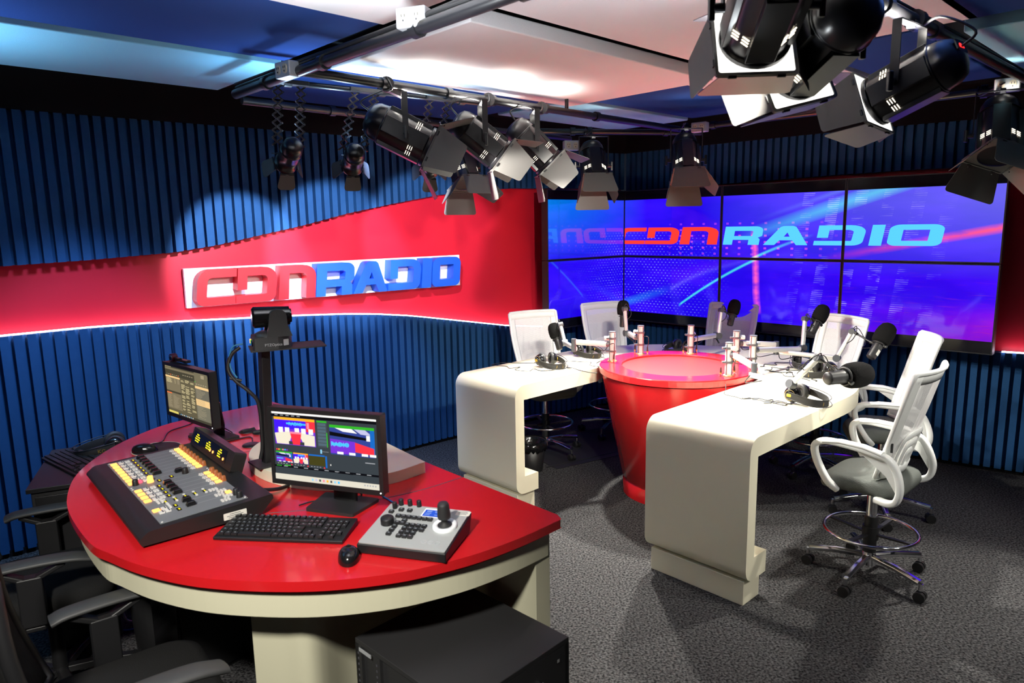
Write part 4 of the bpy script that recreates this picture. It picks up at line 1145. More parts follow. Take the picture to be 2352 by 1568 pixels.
m1 = desktop_monitor('older monitor with yellowish list screen and webcam on top, left part of the red desk', (-1.60, 3.555, ZD), math.atan2(-.33, .39), .505, 1.030, 1.322, -.10, .25, UIList(1, 1, LC))
wc = thing('webcam', 'small dark red webcam clipped on the top left corner of the left monitor', 'webcam', (-1.795, 3.635, 1.322), math.atan2(-.33, .39))
MB().cyl((0, -.016, .018), (0, .012, .018), .023, n=20).build('lens_body', mat('dark red plastic', (.08, .006, .012), .3), wc, bevel=.003)
MB().cyl((0, -.019, .018), (0, -.016, .018), .016, n=20).build('lens_ring', M['chrome'], wc); MB().cyl((0, -.0205, .018), (0, -.019, .018), .011, n=16).build('lens', M['black_gloss'], wc)
MB().box((.085, .012, .009), (.11, .03, .014)).box((.04, .004, .012), (.05, .02, .02)).build('clip', M['black'], wc, bevel=.004)

# keyboard with separate keys
def keyboard(label, loc, rz, full=True):
    t = thing('computer_keyboard', label, 'keyboard', loc, rz, 'black keyboards')
    w, d = .475, .165
    MB(frame((0, 0, 0), (1, 0, 0), (0, 1, 0), (0, 0, 1))).add([(-w / 2, -d / 2, 0), (w / 2, -d / 2, 0), (w / 2, d / 2, 0), (-w / 2, d / 2, 0), (-w / 2, -d / 2, .012), (w / 2, -d / 2, .012), (w / 2, d / 2, .026), (-w / 2, d / 2, .026)],
        [(0, 3, 2, 1), (4, 5, 6, 7), (0, 1, 5, 4), (1, 2, 6, 5), (2, 3, 7, 6), (3, 0, 4, 7)]).build('case', M['black'], t, bevel=.003)
    cache = {}; lst = []
    u = .0200
    rows = [[1] * 13, [1] * 13 + [2], [1.5] + [1] * 12 + [1.5], [1.75] + [1] * 11 + [2.25], [1.25] + [1] * 11 + [2.75], [1.25, 1.25, 1.25, 6.25, 1.25, 1.25, 1.25, 1.25]]
    x0, y0 = -w / 2 + .010, d / 2 - .020
    for j, r_ in enumerate(rows):
        x = x0; y = y0 - j * .0245 + (.004 if j == 0 else 0)
        for k in r_:
            g = 1.153 if j == 0 else 1
            lst.append((x + k * u * g / 2, y, k)); x += k * u * g
    for c in range(3):
        for j in (0, 1, 2): lst.append((x0 + 15.4 * u + c * u, y0 - j * .0245, 1))
    for c, j in ((1, 4), (0, 5), (1, 5), (2, 5)): lst.append((x0 + 15.4 * u + c * u, y0 - j * .0245, 1))
    for c in range(4):
        for j in range(1, 6):
            if (c, j) in ((3, 3), (1, 5), (3, 5)): continue
            lst.append((x0 + 18.9 * u + c * u, y0 - j * .0245, 1))
    if full:
        for x, y, k in lst:
            z = .0125 + (y + d / 2) / d * .0135
            if k not in cache:
                b = MB(); b.box((0, 0, .0035), (k * u - .0035, .0195, .007)); b.cur = 1
                b.add([(-.004, .001, .0072), (.002, .001, .0072), (.002, .005, .0072), (-.004, .005, .0072)], [(0, 1, 2, 3)])
                o = b.build('key', [M['key'], M['legend']], t); cache[k] = o; o.location = (x, y, z)
            else: inst(cache[k], t, (x, y, z))
    else:
        b = MB()
        for x, y, k in lst: b.box((x, y, .0165 + (y + d / 2) / d * .0135), (k * u - .0035, .0195, .007))
        b.build('keycaps', M['key'], t)
    return t
keyboard('black keyboard in front of the monitor with preview pictures', (-.826, 2.375, ZD), math.radians(-6.5))
keyboard('black keyboard on the side cabinet behind the mixing console', (-2.23, 3.41, .837), math.radians(24 - 62), False)
def mouse(label, loc, rz, s=1):
    o = thing('computer_mouse', label, 'mouse', loc, rz, 'black computer mice')
    b = MB(); P = []
    for j in range(9):
        t = j / 8 * PI / 2; row = []
        for i in range(24):
            a = 2 * PI * i / 24; cx, sy = math.cos(a), math.sin(a)
            k = abs(math.cos(t)) ** .6
            row.append((.032 * s * k * cx, .055 * s * k * sy - .004 * math.sin(t), .036 * s * math.sin(t) ** .9 * (1 - .12 * (sy > 0) * sy * k)))
        P.append(row + [row[0]])
    b.grid(P, True); b.add(P[0][:-1], [tuple(range(23, -1, -1))]); b.build('shell', M['black_gloss'], o)
    MB().cyl((-.004, .032, .0295), (.004, .032, .0295), .007, n=12).build('wheel', M['black_soft'], o)
    b = MB(); b.tube([(0, .052, .012), (0, .02, .0335), (0, -.0, .0372)], .0006, 4); b.build('button_seam', M['ink'], o)
    return o
mouse('glossy black mouse between the keyboard and the joystick controller', (-.553, 2.16, ZD), math.radians(12), 1.12)
pad = MB().lathe([(.0, .0028), (.112, .0028), (.112, 0)], 40, cap=False).build('mouse_pad', M['black_soft']); pad.location = (-1.80, 3.38, ZD)
tag(pad, 'round black mouse pad with pale rim behind the mixing console', 'mouse pad')
rr = MB().torus((0, 0, .0018), .1125, .0022, 48, 6).build('stitched_rim', mat('beige stitching', (.55, .5, .4), .7), pad)
mouse('black mouse on the round pad behind the mixing console', (-1.835, 3.335, ZD + .003), math.radians(-75), 1.1)

# cable covers in the desk top
for p, r_, lab in (((-1.447, 3.662), 50, 'black cable cover on the red desk, leftmost of the two behind the pole'), ((-1.365, 3.64), 20, 'black cable cover on the red desk, tight against the camera pole'), ((-1.335, 3.415), 0, 'flat black cable cover on the red desk beside the cream riser')):
    g = thing('cable_grommet', lab, 'cable cover', (p[0], p[1], ZD), math.radians(r_), 'black cable covers set in the red desk')
    MB().lathe([(0, .006), (.040, .006), (.045, .003), (.046, 0)], 32, cap=False).build('lid', M['black'], g)
    if r_: MB().cyl((-.04, -.012, .007), (.038, -.004, .008), .010, .008, n=12).build('brush_flap', M['black_soft'], g)

# ------------------------------------------------------------------ mixing console
mc = thing('mixing_console', 'broadcast mixing console with rows of glowing orange buttons on the red desk', 'mixer', (-1.895, 2.945, ZD), math.atan2(-.758, .652)); mc.scale.x = .93
LX = .99
prof = rp([(.012, .010), (0.0, .030, .02), (.035, .058, .03), (.40, .072, .01), (.475, .076, .006), (.478, .058), (.43, .010)], 6)
MB(frame((0, 0, 0), (0, 1, 0), (0, 0, 1), (1, 0, 0))).prism(prof, 0, LX).build('body', M['console_black'], mc, bevel=.006)
zs = lambda y: .0585 + (y - .04) * .0385
SL = math.atan(.0385)
def fplate(x0, x1, y0, y1, m, name, h=.002):
    MB().add([(x0, y0, zs(y0)), (x1, y0, zs(y0)), (x1, y1, zs(y1)), (x0, y1, zs(y1)), (x0, y0, zs(y0) + h), (x1, y0, zs(y0) + h), (x1, y1, zs(y1) + h), (x0, y1, zs(y1) + h)],
             [(0, 3, 2, 1), (4, 5, 6, 7), (0, 1, 5, 4), (1, 2, 6, 5), (2, 3, 7, 6), (3, 0, 4, 7)]).build(name, m, mc)
fplate(.03, .478, .082, .392, M['console_face'], 'faceplate'); fplate(.484, .955, .082, .392, M['console_face'], 'faceplate')
pro = {}
def con(kind, x, y, dz=.002):
    if kind not in pro:
        b = MB()
        if kind == 'amber': b.box((0, 0, .003), (.030, .026, .006)); o = b.build('lit_button', M['amber'], mc, bevel=.003)
        elif kind == 'amber_small': b.box((0, 0, .003), (.026, .011, .006)); o = b.build('lit_button', M['amber'], mc)
        elif kind == 'red': b.box((0, 0, .003), (.026, .020, .006)); o = b.build('lit_button', M['lit_red'], mc)
        elif kind == 'white': b.box((0, 0, .003), (.022, .018, .006)); b.cur = 1; b.box((0, .004, .0062), (.022, .004, .0012)); o = b.build('white_button', [M['white_key'], M['ink']], mc)
        elif kind == 'fader':
            b.add([(-.012, -.018, .002), (.012, -.018, .002), (.012, .018, .002), (-.012, .018, .002), (-.010, -.012, .018), (.010, -.012, .018), (.010, .014, .018), (-.010, .014, .018)], [(0, 3, 2, 1), (4, 5, 6, 7), (0, 1, 5, 4), (1, 2, 6, 5), (2, 3, 7, 6), (3, 0, 4, 7)]); o = b.build('fader', M['black_gloss'], mc, bevel=.003)
        elif kind == 'knob': b.lathe([(.012, 0), (.010, .020), (.008, .023), (0, .0235)], 18); o = b.build('knob', M['brown_knob'], mc)
        elif kind == 'knob_black': b.lathe([(.013, 0), (.011, .022), (.009, .025), (0, .0255)], 18); o = b.build('knob', M['black'], mc)
        elif kind == 'knob_lit': b.lathe([(.013, 0), (.011, .020), (.011, .026), (0, .0275)], 18); o = b.build('knob', M['amber'], mc)
        elif kind == 'disp': b.box((0, 0, .001), (.030, .014, .002)); b.cur = 1; b.box((-.004, .001, .0022), (.006, .005, .0006)); b.box((.005, .001, .0022), (.005, .005, .0006)); o = b.build('channel_display', [M['oled_dim'], M['oled']], mc)
        pro[kind] = o; o.location = (x, y, zs(y) + dz); o.rotation_euler = (SL, 0, 0)
    else:
        o = inst(pro[kind], mc, (x, y, zs(y) + dz)); o.rotation_euler = (SL, 0, 0)
M['brown_knob'] = mat('brown lit knob', (.20, .06, .02), .4, emit=(.5, .15, .03), es=.25)
small = MB(); tracks = MB(); dots = MB()
def sm(x, y, w=.011, d=.008): small.box((x, y, zs(y) + .0045), (w, d, .005))
def track(x, y0, y1):
    tracks.add([(x - .003, y0, zs(y0) + .0024), (x + .003, y0, zs(y0) + .0024), (x + .003, y1, zs(y1) + .0024), (x - .003, y1, zs(y1) + .0024)], [(0, 1, 2, 3)])
    dots.cyl((x, y1 + .006, zs(y1) + .002), (x, y1 + .006, zs(y1) + .005), .0035, n=8)
for i in range(12):
    x = (.075 + .0485 * i) if i < 8 else (.535 + .0495 * (i - 8))
    con('amber', x, .102); con('white' if not (i == 7) else 'red', x, .130)
    for yy in (.150, .160): sm(x - .007, yy); sm(x + .007, yy)
    con('disp', x, .178); track(x, .215, .328)
    if i != 7: con('fader', x, .210)
    else: con('fader', x, .285)
    for yy in (.338, .346): sm(x - .008, yy, .012, .006); sm(x + .008, yy, .012, .006)
    con('amber_small', x, .360); con('amber_small', x, .372); con('knob', x, .386, .0)
con('knob_black', .44, .112); con('knob_lit', .452, .165); con('knob_black', .455, .300); con('disp', .463, .195); con('disp', .452, .245)
for k in range(5): con('disp', .745 + .0, .150 + k * .036); sm(.745 - .022, .150 + k * .036); sm(.745 + .022, .150 + k * .036)
for x, y in ((.815, .168), (.865, .168)): con('disp', x, y)
for x in (.80, .86): con('fader', x, .212); track(x, .225, .335)
con('amber', .815, .102); con('white', .85, .112); con('white', .815, .128); con('white', .85, .134)
con('amber_small', .84, .352); con('amber_small', .84, .360)
for k in range(5):
    for j in range(3): sm(.755 + k * .038, .31 + j * .012 + .02 * (k % 2)); sm(.768 + k * .038, .31 + j * .012 + .02 * (k % 2))
for j in range(3): sm(.70 + j * .02, .128); sm(.70 + j * .02, .142); sm(.78 + j * .02, .150)
con('knob_black', .885, .372); con('knob_black', .925, .372)
small.build('small_keys', M['white_key'], mc); tracks.build('fader_slots', mat('pale slot line', (.26, .27, .28), .5), mc)
for x in (.04, .47, .493, .945):
    for y in (.09, .385): dots.cyl((x, y, zs(y)), (x, y, zs(y) + .004), .004, n=8)
dots.build('screws', M['white_key'], mc)
MB(frame((LX + .0006, .33, .034), (0, 1, 0), (0, 0, 1), (1, 0, 0))).prism(rrect(.085, .026, .003), 0, .0006).build('side_label', M['sticker'], mc)
b = MB(frame((LX + .0013, .33, .034), (0, 1, 0), (0, 0, 1), (1, 0, 0)))
for k, w in enumerate((.04, .06, .05)): b.prism([(-w / 2, .006 - k * .007), (w / 2, .006 - k * .007), (w / 2, .008 - k * .007), (-w / 2, .008 - k * .007)], 0, .0003)
b.build('label_print', M['ink'], mc)
# meter bridge at the back
F_ = frame((.03, .452, .072), (1, 0, 0), (0, math.sin(.35), math.cos(.35)), (0, -math.cos(.35), math.sin(.35)))
MB(F_).prism(rp([(0, 0), (.58, 0), (.58, .085, .012), (0, .085, .012)]), -.035, .018).build('meter_bridge', M['console_black'], mc, bevel=.006)
MB(F_).prism([(.025, .018), (.50, .018), (.50, .072), (.025, .072)], .018, .0195).build('bridge_glass', M['black_gloss'], mc)
b = MB(F_); q = random.Random(5)
for x in (.05, .215, .385):
    for k in range(10):
        w = .012 + q.random() * .022; xx = x + q.random() * .045; yy = .028 + (k % 4) * .010
        b.prism([(xx, yy), (xx + w, yy), (xx + w, yy + .005), (xx, yy + .005)], .0195, .0199)
b.build('meter_display', M['oled'], mc)
b = MB(F_)
for x in (.29, .33, .47): b.cyl((x, .032, .019), (x, .032, .022), .006, n=12)
b.build('bridge_lamp', M['amber'], mc)
MB().tube(spline([(.80, .47, .05), (.84, .50, .045), (.80, .58, .02), (.74, .65, .015), (.70, .70, .07), (.69, .74, .10)]), .008, 8).build('thick_cable', M['black'], mc)

# ------------------------------------------------------------------ joystick controller
jc = thing('joystick_controller', 'grey joystick controller with small blue display at the right of the keyboard', 'controller', (-.345, 2.285, ZD), math.radians(-16))
w, d = .32, .268
sl = math.atan(.034 / d)
MB().add([(-w / 2, -d / 2, 0), (w / 2, -d / 2, 0), (w / 2, d / 2 - .03, 0), (-w / 2, d / 2 - .03, 0), (-w / 2, -d / 2, .034), (w / 2, -d / 2, .034), (w / 2, d / 2, .068), (-w / 2, d / 2, .068)],
         [(0, 3, 2, 1), (4, 5, 6, 7), (0, 1, 5, 4), (1, 2, 6, 5), (2, 3, 7, 6), (3, 0, 4, 7)]).build('base', M['black'], jc, bevel=.005)
JF = frame((0, -d / 2, .034), (1, 0, 0), (0, math.cos(sl), math.sin(sl)), (0, -math.sin(sl), math.cos(sl)))
dd = d / math.cos(sl)
MB(JF).prism(rp([(-w / 2 + .004, .004, .006), (w / 2 - .004, .004, .006), (w / 2 - .004, dd - .004, .006), (-w / 2 + .004, dd - .004, .006)]), 0, .004).build('faceplate', M['grey_plate'], jc, bevel=.0015)
JP = JF @ TR(-w / 2, 0, .004)
kx = w / .335
kk = None
def jkey(x, y):
    global kk
    if kk is None:
        kk = MB(); kk.box((0, 0, .004), (.017, .015, .008)); kk.cur = 1; kk.box((0, .001, .0082), (.008, .003, .0005)); kk = kk.build('key', [M['key'], M['legend']], jc, 0)
        o = kk
    else: o = inst(kk, jc, (0, 0, 0))
    o.matrix_local = JP @ TR(x, y, 0)
for k in range(7): jkey(.072 + k * .0205, .182 - k * .0005)
for j in range(4):
    for k in range(3): jkey(.128 + k * .021, .062 + j * .0235)
for k in range(4): jkey(.088, .068 + k * .0235)
for k in range(2): jkey(.107, .1385 + .0)  if k == 0 else jkey(.192, .1325)
jkey(.192, .109); jkey(.107, .156); jkey(.065, .224); jkey(.098, .224); jkey(.034, .205)
kb = None
for x, y in ((.048, .262), (.082, .264), (.118, .264), (.034, .236)):
    b = MB(JP @ TR(x, y, 0)); b.lathe([(.009, 0), (.0085, .022), (.007, .024), (0, .0245)], 18); b.build('knob', M['black'], jc)
b = MB(JP @ TR(.052, .135, 0)); b.lathe([(.024, 0), (.0235, .02), (.0215, .023), (0, .0232)], 28); b.build('jog_wheel', M['black'], jc)
MB(JP @ TR(.19, .226, 0)).prism(rrect(.082, .056, .003), 0, .002).build('display_frame', M['sign_white'], jc)
MB(JP @ TR(.19, .222, .002)).prism(rrect(.070, .042, .001), 0, .0006).build('display', glow('blue display', (.03, .10, .62), .9), jc)
b = MB(JP @ TR(.19, .222, .0028))
for x, y, ww in ((-.018, .012, .02), (.014, .012, .022), (-.018, .006, .018), (.014, .005, .018), (-.018, -.004, .022), (-.02, -.013, .02), (.014, -.012, .012)): b.prism([(x - ww / 2, y), (x + ww / 2, y), (x + ww / 2, y + .003), (x - ww / 2, y + .003)], 0, .0002)
b.build('display_text', glow('pale display text', (.35, .5, .9), .8), jc)
MB(JP @ TR(.262, .150, 0)).lathe([(.024, .001), (.024, .008), (.040, .012), (.043, .006), (.043, 0)], 36, cap=False).build('joystick_ring', M['sign_white'], jc)
MB(JP @ TR(.262, .150, 0)).lathe([(.030, .004), (.022, .012), (.012, .018), (.010, .034), (.022, .036), (.023, .046), (.020, .085), (.016, .092), (0, .094)], 28).build('joystick', M['black_soft'], jc)
MB(JP @ TR(.295, .245, 0)).prism(rrect(.052, .03, .003), 0, .0006).build('sticker', M['sticker'], jc)
b = MB(JP @ TR(.295, .245, .0007))
for k, ww in enumerate((.028, .036, .03)): b.prism([(-ww / 2, .007 - k * .008), (ww / 2, .007 - k * .008), (ww / 2, .010 - k * .008), (-ww / 2, .010 - k * .008)], 0, .0002)
b.build('sticker_print', M['ink'], jc)
for k in range(3): MB(JP @ TR(.225 + k * .024, .048, 0)).torus((0, 0, .0006), .009, .0008, 24, 5).build('printed_ring', M['outlet'], jc)
MB().tube(spline([(-.10, d / 2, .04), (-.13, .20, .02), (-.20, .27, .004), (-.30, .34, .004)]), .003, 6).build('blue_cable', M['cable_blue'], jc)

# ------------------------------------------------------------------ pole, shelf and robotic camera
ps = thing('camera_stand', 'slim black pole with shelf plate standing on the cream riser', 'stand', (-1.10, 2.985, .972), 0)
MB().box((0, 0, .004), (.13, .13, .008), rot(.7)).build('foot_plate', M['black_soft'], ps)
MB().tube([(0, 0, .005), (.012, -.003, .27), (.024, -.008, .522)], 0, sec=[(-.02, -.02), (.02, -.02), (.02, .02), (-.02, .02)], up=(.7, .7, 0)).build('pole', M['black'], ps, bevel=.003)
F_ = TR(.115, .01, .524) @ rot(math.radians(24))
MB(F_).prism(rp([(-.15, -.085, .004), (.16, -.085, .004), (.16, .085, .004), (-.15, .085, .004)]), 0, .005).build('shelf', M['black_soft'], ps)
b = MB(); b.tube(spline([(-.075, -.02, .53), (-.11, -.03, .50), (-.125, -.04, .44), (-.10, -.04, .39), (-.04, -.03, .33), (-.012, -.02, .27), (-.01, -.022, .1), (-.02, -.03, .03)]), .008, 8); b.tube([(-.12, -.045, .40), (-.075, -.03, .385)], .007, 8)
b.build('tied_cables', M['black'], ps)
MB().tube(spline([(-.06, -.02, .545), (-.10, -.03, .535), (-.118, -.035, .49), (-.112, -.04, .44), (-.09, -.04, .40)]), .0035, 6).build('blue_cable', mat('teal cable', (.02, .16, .30), .5), ps)
cm = thing('robotic_camera', 'black robotic camera on top of the pole shelf, lens turned away from us', 'camera', (-1.035, 2.962, 1.5015), math.atan2(.42, .9))
# local: +x is the lens direction
b = MB(); b.prism(rp([(-.078, -.072, .008), (.02, -.072, .008), (.082, -.04, .04), (.082, .04, .04), (.02, .072, .008), (-.078, .072, .008)], 6), 0, .052)
b.build('base', M['cam_grey'] if 'cam_grey' in M else mat('dark camera plastic', (.030, .031, .032), .45), cm, bevel=.004)
cg = mat('camera fork plastic', (.030, .031, .032), .42)
for s in (-1, 1):
    MB(frame((0, s * .060, .052), (1, 0, 0), (0, 0, 1), (0, -1, 0))).prism(rp([(-.025, 0), (.080, 0), (.062, .05, .04), (.060, .112, .03), (-.004, .118, .03), (-.014, .05, .04)], 6), -.012, .012).build('fork', cg, cm, bevel=.004)
b = MB(); b.lathe([(.070, .052), (.066, .062), (.05, .07), (0, .072)], 28); b.build('turntable', cg, cm)
b = MB(); b.cyl((.02, -.047, .128), (.02, .047, .128), .036, n=28); b.cyl((-.065, 0, .132), (.08, 0, .132), .046, .040, n=28); b.cyl((-.074, 0, .132), (-.065, 0, .132), .036, .046, n=28)
b.build('camera_head', M['black_gloss'], cm, bevel=.003)
MB().cyl((.08, 0, .132), (.088, 0, .132), .030, n=24).build('lens', M['black_gloss'], cm)
fr = frame((-.0785, 0, .026), (0, -1, 0), (0, 0, 1), (-1, 0, 0))
MB(fr).prism(rrect(.125, .040, .003), 0, .001).build('connector_panel', M['black'], cm)
for x, c in ((-.045, M['amber']), (-.015, glow('green lamp', (.02, .5, .06), .5)), (.018, M['chrome']), (.045, M['chrome'])):
    MB(fr).prism([(x - .008, -.008), (x + .008, -.008), (x + .008, .009), (x - .008, .009)], .001, .006).build('connector', c, cm)
add_text(cm, 'printed_name', 'PTZOptics', .016, M['outlet'], frame((-.0, -.0725, .020), (1, 0, 0), (0, 0, 1), (0, -1, 0)), .0002)
b = MB(frame((.052, -.0625, .026), (.90, .43, 0), (0, 0, 1), (.43, -.90, 0)))
b.prism(rrect(.024, .026, .002), 0, .0012); b.build('name_badge', M['outlet'], cm)

# loose cables on and around the desk
def cable(label, pts, r, m='black', group=None, k=8):
    o = MB().tube(spline(pts, k), r, 6).build('cable', M[m]); tag(o, label, 'cable', group); return o
cable('thin black cable lying across the red desk past the cable covers', [(-1.335, 3.435, ZD + .003), (-1.40, 3.55, ZD + .003), (-1.52, 3.42, ZD + .003), (-1.60, 3.30, ZD + .003)], .003)
cable('thin black cable from the desk edge down towards the black mouse', [(-1.86, 3.93, ZD + .004), (-1.83, 3.82, ZD + .003), (-1.88, 3.68, ZD + .003), (-1.83, 3.50, ZD + .004), (-1.83, 3.405, ZD + .02)], .0028)
cable('pale yellow cable on the carpet between the black chairs and bin', [(-1.98, 3.42, .008), (-1.86, 3.28, .007), (-1.77, 3.33, .008), (-1.62, 3.45, .007)], .005, 'cable_cream')
cable('blue network cable looped under the left edge of the red desk', [(-2.13, 3.36, .02), (-2.10, 3.30, .10), (-2.05, 3.28, .20), (-2.07, 3.22, .10), (-2.0, 3.25, .012), (-1.9, 3.3, .008)], .005, 'cable_blue')
cable('white cable loop under the left edge of the red desk', [(-2.07, 3.36, .02), (-2.06, 3.27, .12), (-2.0, 3.25, .14), (-1.99, 3.30, .03), (-1.9, 3.4, .008)], .006, 'sign_white')
# ------------------------------------------------------------------ microphone arms around the drum rim
RS = [(.022 * math.cos(a) * (1.0 if abs(math.cos(a)) < .8 else .96), .014 * math.sin(a)) for a in [2 * PI * i / 14 for i in range(14)]]
def rsec(w, h, r=.006): return [(p[0], p[1]) for p in rrect(w, h, r, 3)]
def mic_arm(label, base, pts, h=.222):
    """pole on the rim, then arm one (p0-p1), arm two (p2-p3), arm three (p3-p4)"""
    B0 = V(base); L = lambda p: V(p) - B0
    t = thing('microphone_boom', label, 'microphone stand', base, 0, 'white microphone arms on the red drum')
    MB().cyl((0, 0, .0), (0, 0, h), .0245, n=24).build('pole', M['alu'], t, bevel=.002)
    MB().cyl((0, 0, h), (0, 0, h + .006), .027, n=24).build('pole_cap', M['grey_joint'], t)
    b = MB()
    for a in (0.6, 2.2, 3.8, 5.4): b.box((0, .0245, h / 2), (.007, .002, h * .96), rot(a))
    b.build('pole_grooves', M['grey_joint'], t)
    MB().lathe([(0, .006), (.034, .006), (.036, .003), (.036, 0)], 28, cap=False).build('foot_ring', M['gold_ring'], t)
    p = [L(q) for q in pts]
    d0 = V((p[0].x, p[0].y, 0)); dn = d0.normalized() if d0.length > .001 else V((1, 0, 0))
    zc = p[0].z
    for k, z in enumerate((zc - .052, zc + .045) if zc > .08 else (zc + .045, zc + .09)):
        MB().cyl((0, 0, z - .007), (0, 0, z + .007), .031, n=24).box((-.036, 0, z), (.022, .03, .013)).build('cable_clip', M['grey_joint'], t, bevel=.002)
    MB().cyl(dn * .022 + V((0, 0, zc)), dn * .047 + V((0, 0, zc)), .020, n=18).build('pivot', M['grey_joint'], t)
    MB().cyl(dn * .022 + V((0, 0, zc + .045)), dn * .060 + V((0, 0, zc + .045)), .017, n=18).build('stub', M['alu'], t, bevel=.003)
    q0 = dn * .045 + V((0, 0, zc))
    MB().tube([q0, p[1]], 0, sec=rsec(.030, .040, .01), up=(0, 0, 1)).build('lower_arm', M['alu'], t)
    MB().cyl(p[1] + V((0, 0, .024)), V((p[1].x, p[1].y, min(p[1].z, p[2].z) - .022)), .019, n=18).build('elbow', M['grey_joint'], t)
    MB().tube([p[2], p[3]], 0, sec=rsec(.028, .034, .009), up=(0, 0, 1)).build('middle_arm', M['alu'], t)
    s = (p[4] - p[3]).normalized(); m_ = (p[3] - p[2]).normalized(); ax = s.cross(m_)
    ax = ax.normalized() if ax.length > .05 else V((1, 0, 0))
    MB().cyl(p[3] - ax * .022, p[3] + ax * .022, .026, n=24).build('elbow_knob', M['grey_joint'], t, bevel=.003)
    MB().tube([p[3], p[4]], 0, sec=rsec(.029, .029, .009), up=tuple(ax)).build('upper_arm', M['alu'], t)
    MB().cyl(p[4] - ax * .02, p[4] + ax * .02, .021, n=20).build('wrist_knob', M['grey_joint'], t, bevel=.003)
    # rim sockets and plugs
    for k, a in enumerate((2.5, -.9)):
        c = V((.062 * math.cos(a + base[0] * 3), .062 * math.sin(a + base[0] * 3), 0))
        MB().cyl(c, c + V((0, 0, .004)), .015, n=16).cyl(c, c + V((0, 0, .018)), .007, n=12).build('rim_socket', M['chrome'], t)
        MB().cyl(c + V((0, 0, .018)), c + V((0, 0, .026)), .0075, n=12).build('plug_ring', M['orange_ring'], t)
        MB().cyl(c + V((0, 0, .026)), c + V((0, 0, .062)), .0075, .005, n=12).build('plug', M['black'], t)
        if k == 0:
            MB().tube(spline([c + V((0, 0, .06)), c * 1.15 + V((0, 0, .11)), c * .9 + V((0, 0, .145)), dn * .03 + V((0, 0, .12)), dn * .06 + V((0, 0, zc - .05)), q0 * .6 + p[1] * .4 - V((0, 0, .03))], 6), .0032, 6).build('cable', M['black'], t)
    sg_ = (p[1] - q0).cross(V((0, 0, 1))).normalized() * .03
    MB().tube(spline([p[1] - V((0, 0, .02)), p[1] + sg_ - V((0, 0, .06)), p[2] + sg_ - V((0, 0, .05)), p[2] * .7 + p[3] * .3 - V((0, 0, .022))], 6), .0035, 6).build('cable', M['black'], t)
    MB().tube(spline([p[3] * .5 + p[4] * .5, p[3] * .3 + p[4] * .7 + sg_ * 1.5, p[4] + sg_ * 1.6 - s * .01, p[4] + sg_ * .6 + s * .04, p[4] + s * .025], 6), .0032, 6).build('cable', M['black'], t)
    return t
M['orange_ring'] = mat('orange plug ring', (.75, .20, .02), .4)
def microphone(label, foam_end, body_end, wrist, sticker=None, fr=.052):
    F_, Bd = V(foam_end), V(body_end); ln = (F_ - Bd).length; s = ln / .232; o = (F_ + Bd) / 2
    t = thing('microphone', label, 'microphone', o, 0, 'black broadcast microphones')
    z = (F_ - Bd).normalized(); x = z.cross(V((0, 0, 1)))
    x = x.normalized() if x.length > .1 else V((1, 0, 0))
    w = V(wrist) - o; x2 = (w - z * w.dot(z)); x = x2.normalized() if x2.length > .01 else x
    y = z.cross(x); Hm = frame((0, 0, 0), x, y, z) @ Mx.Scale(s, 4)
    MB(Hm).lathe([(0, -.116), (.020, -.116), (.024, -.112), (.026, -.108), (.0265, -.06), (.0275, -.058), (.0275, -.01)], 28).build('body', M['black'], t)
    b = MB(Hm); b.lathe([(.030, -.012), (.046, -.008), (.051, .01), (.053, .045), (.050, .075), (.042, .099), (.028, .112), (.012, .116), (0, .1165)], 28); b.build('foam_windscreen', M['foam'], t)
    b = MB(Hm); b.torus((0, 0, -.022), .0345, .0045, 28, 6); b.build('yoke_ring', M['black'], t)
    MB(Hm).cyl((.026, 0, -.022), (.048, 0, -.022), .010, n=14).cyl((-.026, 0, -.022), (-.046, 0, -.022), .009, n=14).build('yoke_knob', M['black'], t)
    if sticker: MB(Hm @ rot(sticker[0])).box((0, -.0268, sticker[1]), (.020, .0012, .034)).build('sticker', M['sticker'], t)
    e = Hm @ V((.045, 0, -.022))
    MB().tube([e, e * .45 + w * .55, w * .94], .007, 8).cyl(e * .3 + w * .7, w * .93, .011, n=12).build('mount_stem', M['black'], t)
    c0 = Hm @ V((0, 0, -.10))
    MB().tube(spline([Hm @ V((.02, .012, -.06)), Hm @ V((.055, .03, -.085)), w * .5 + V((0, 0, -.045)), w * .75 + V((0, 0, .03)), w * .95 + V((0, 0, .02))], 6), .003, 6).build('cable', M['black'], t)
    return t
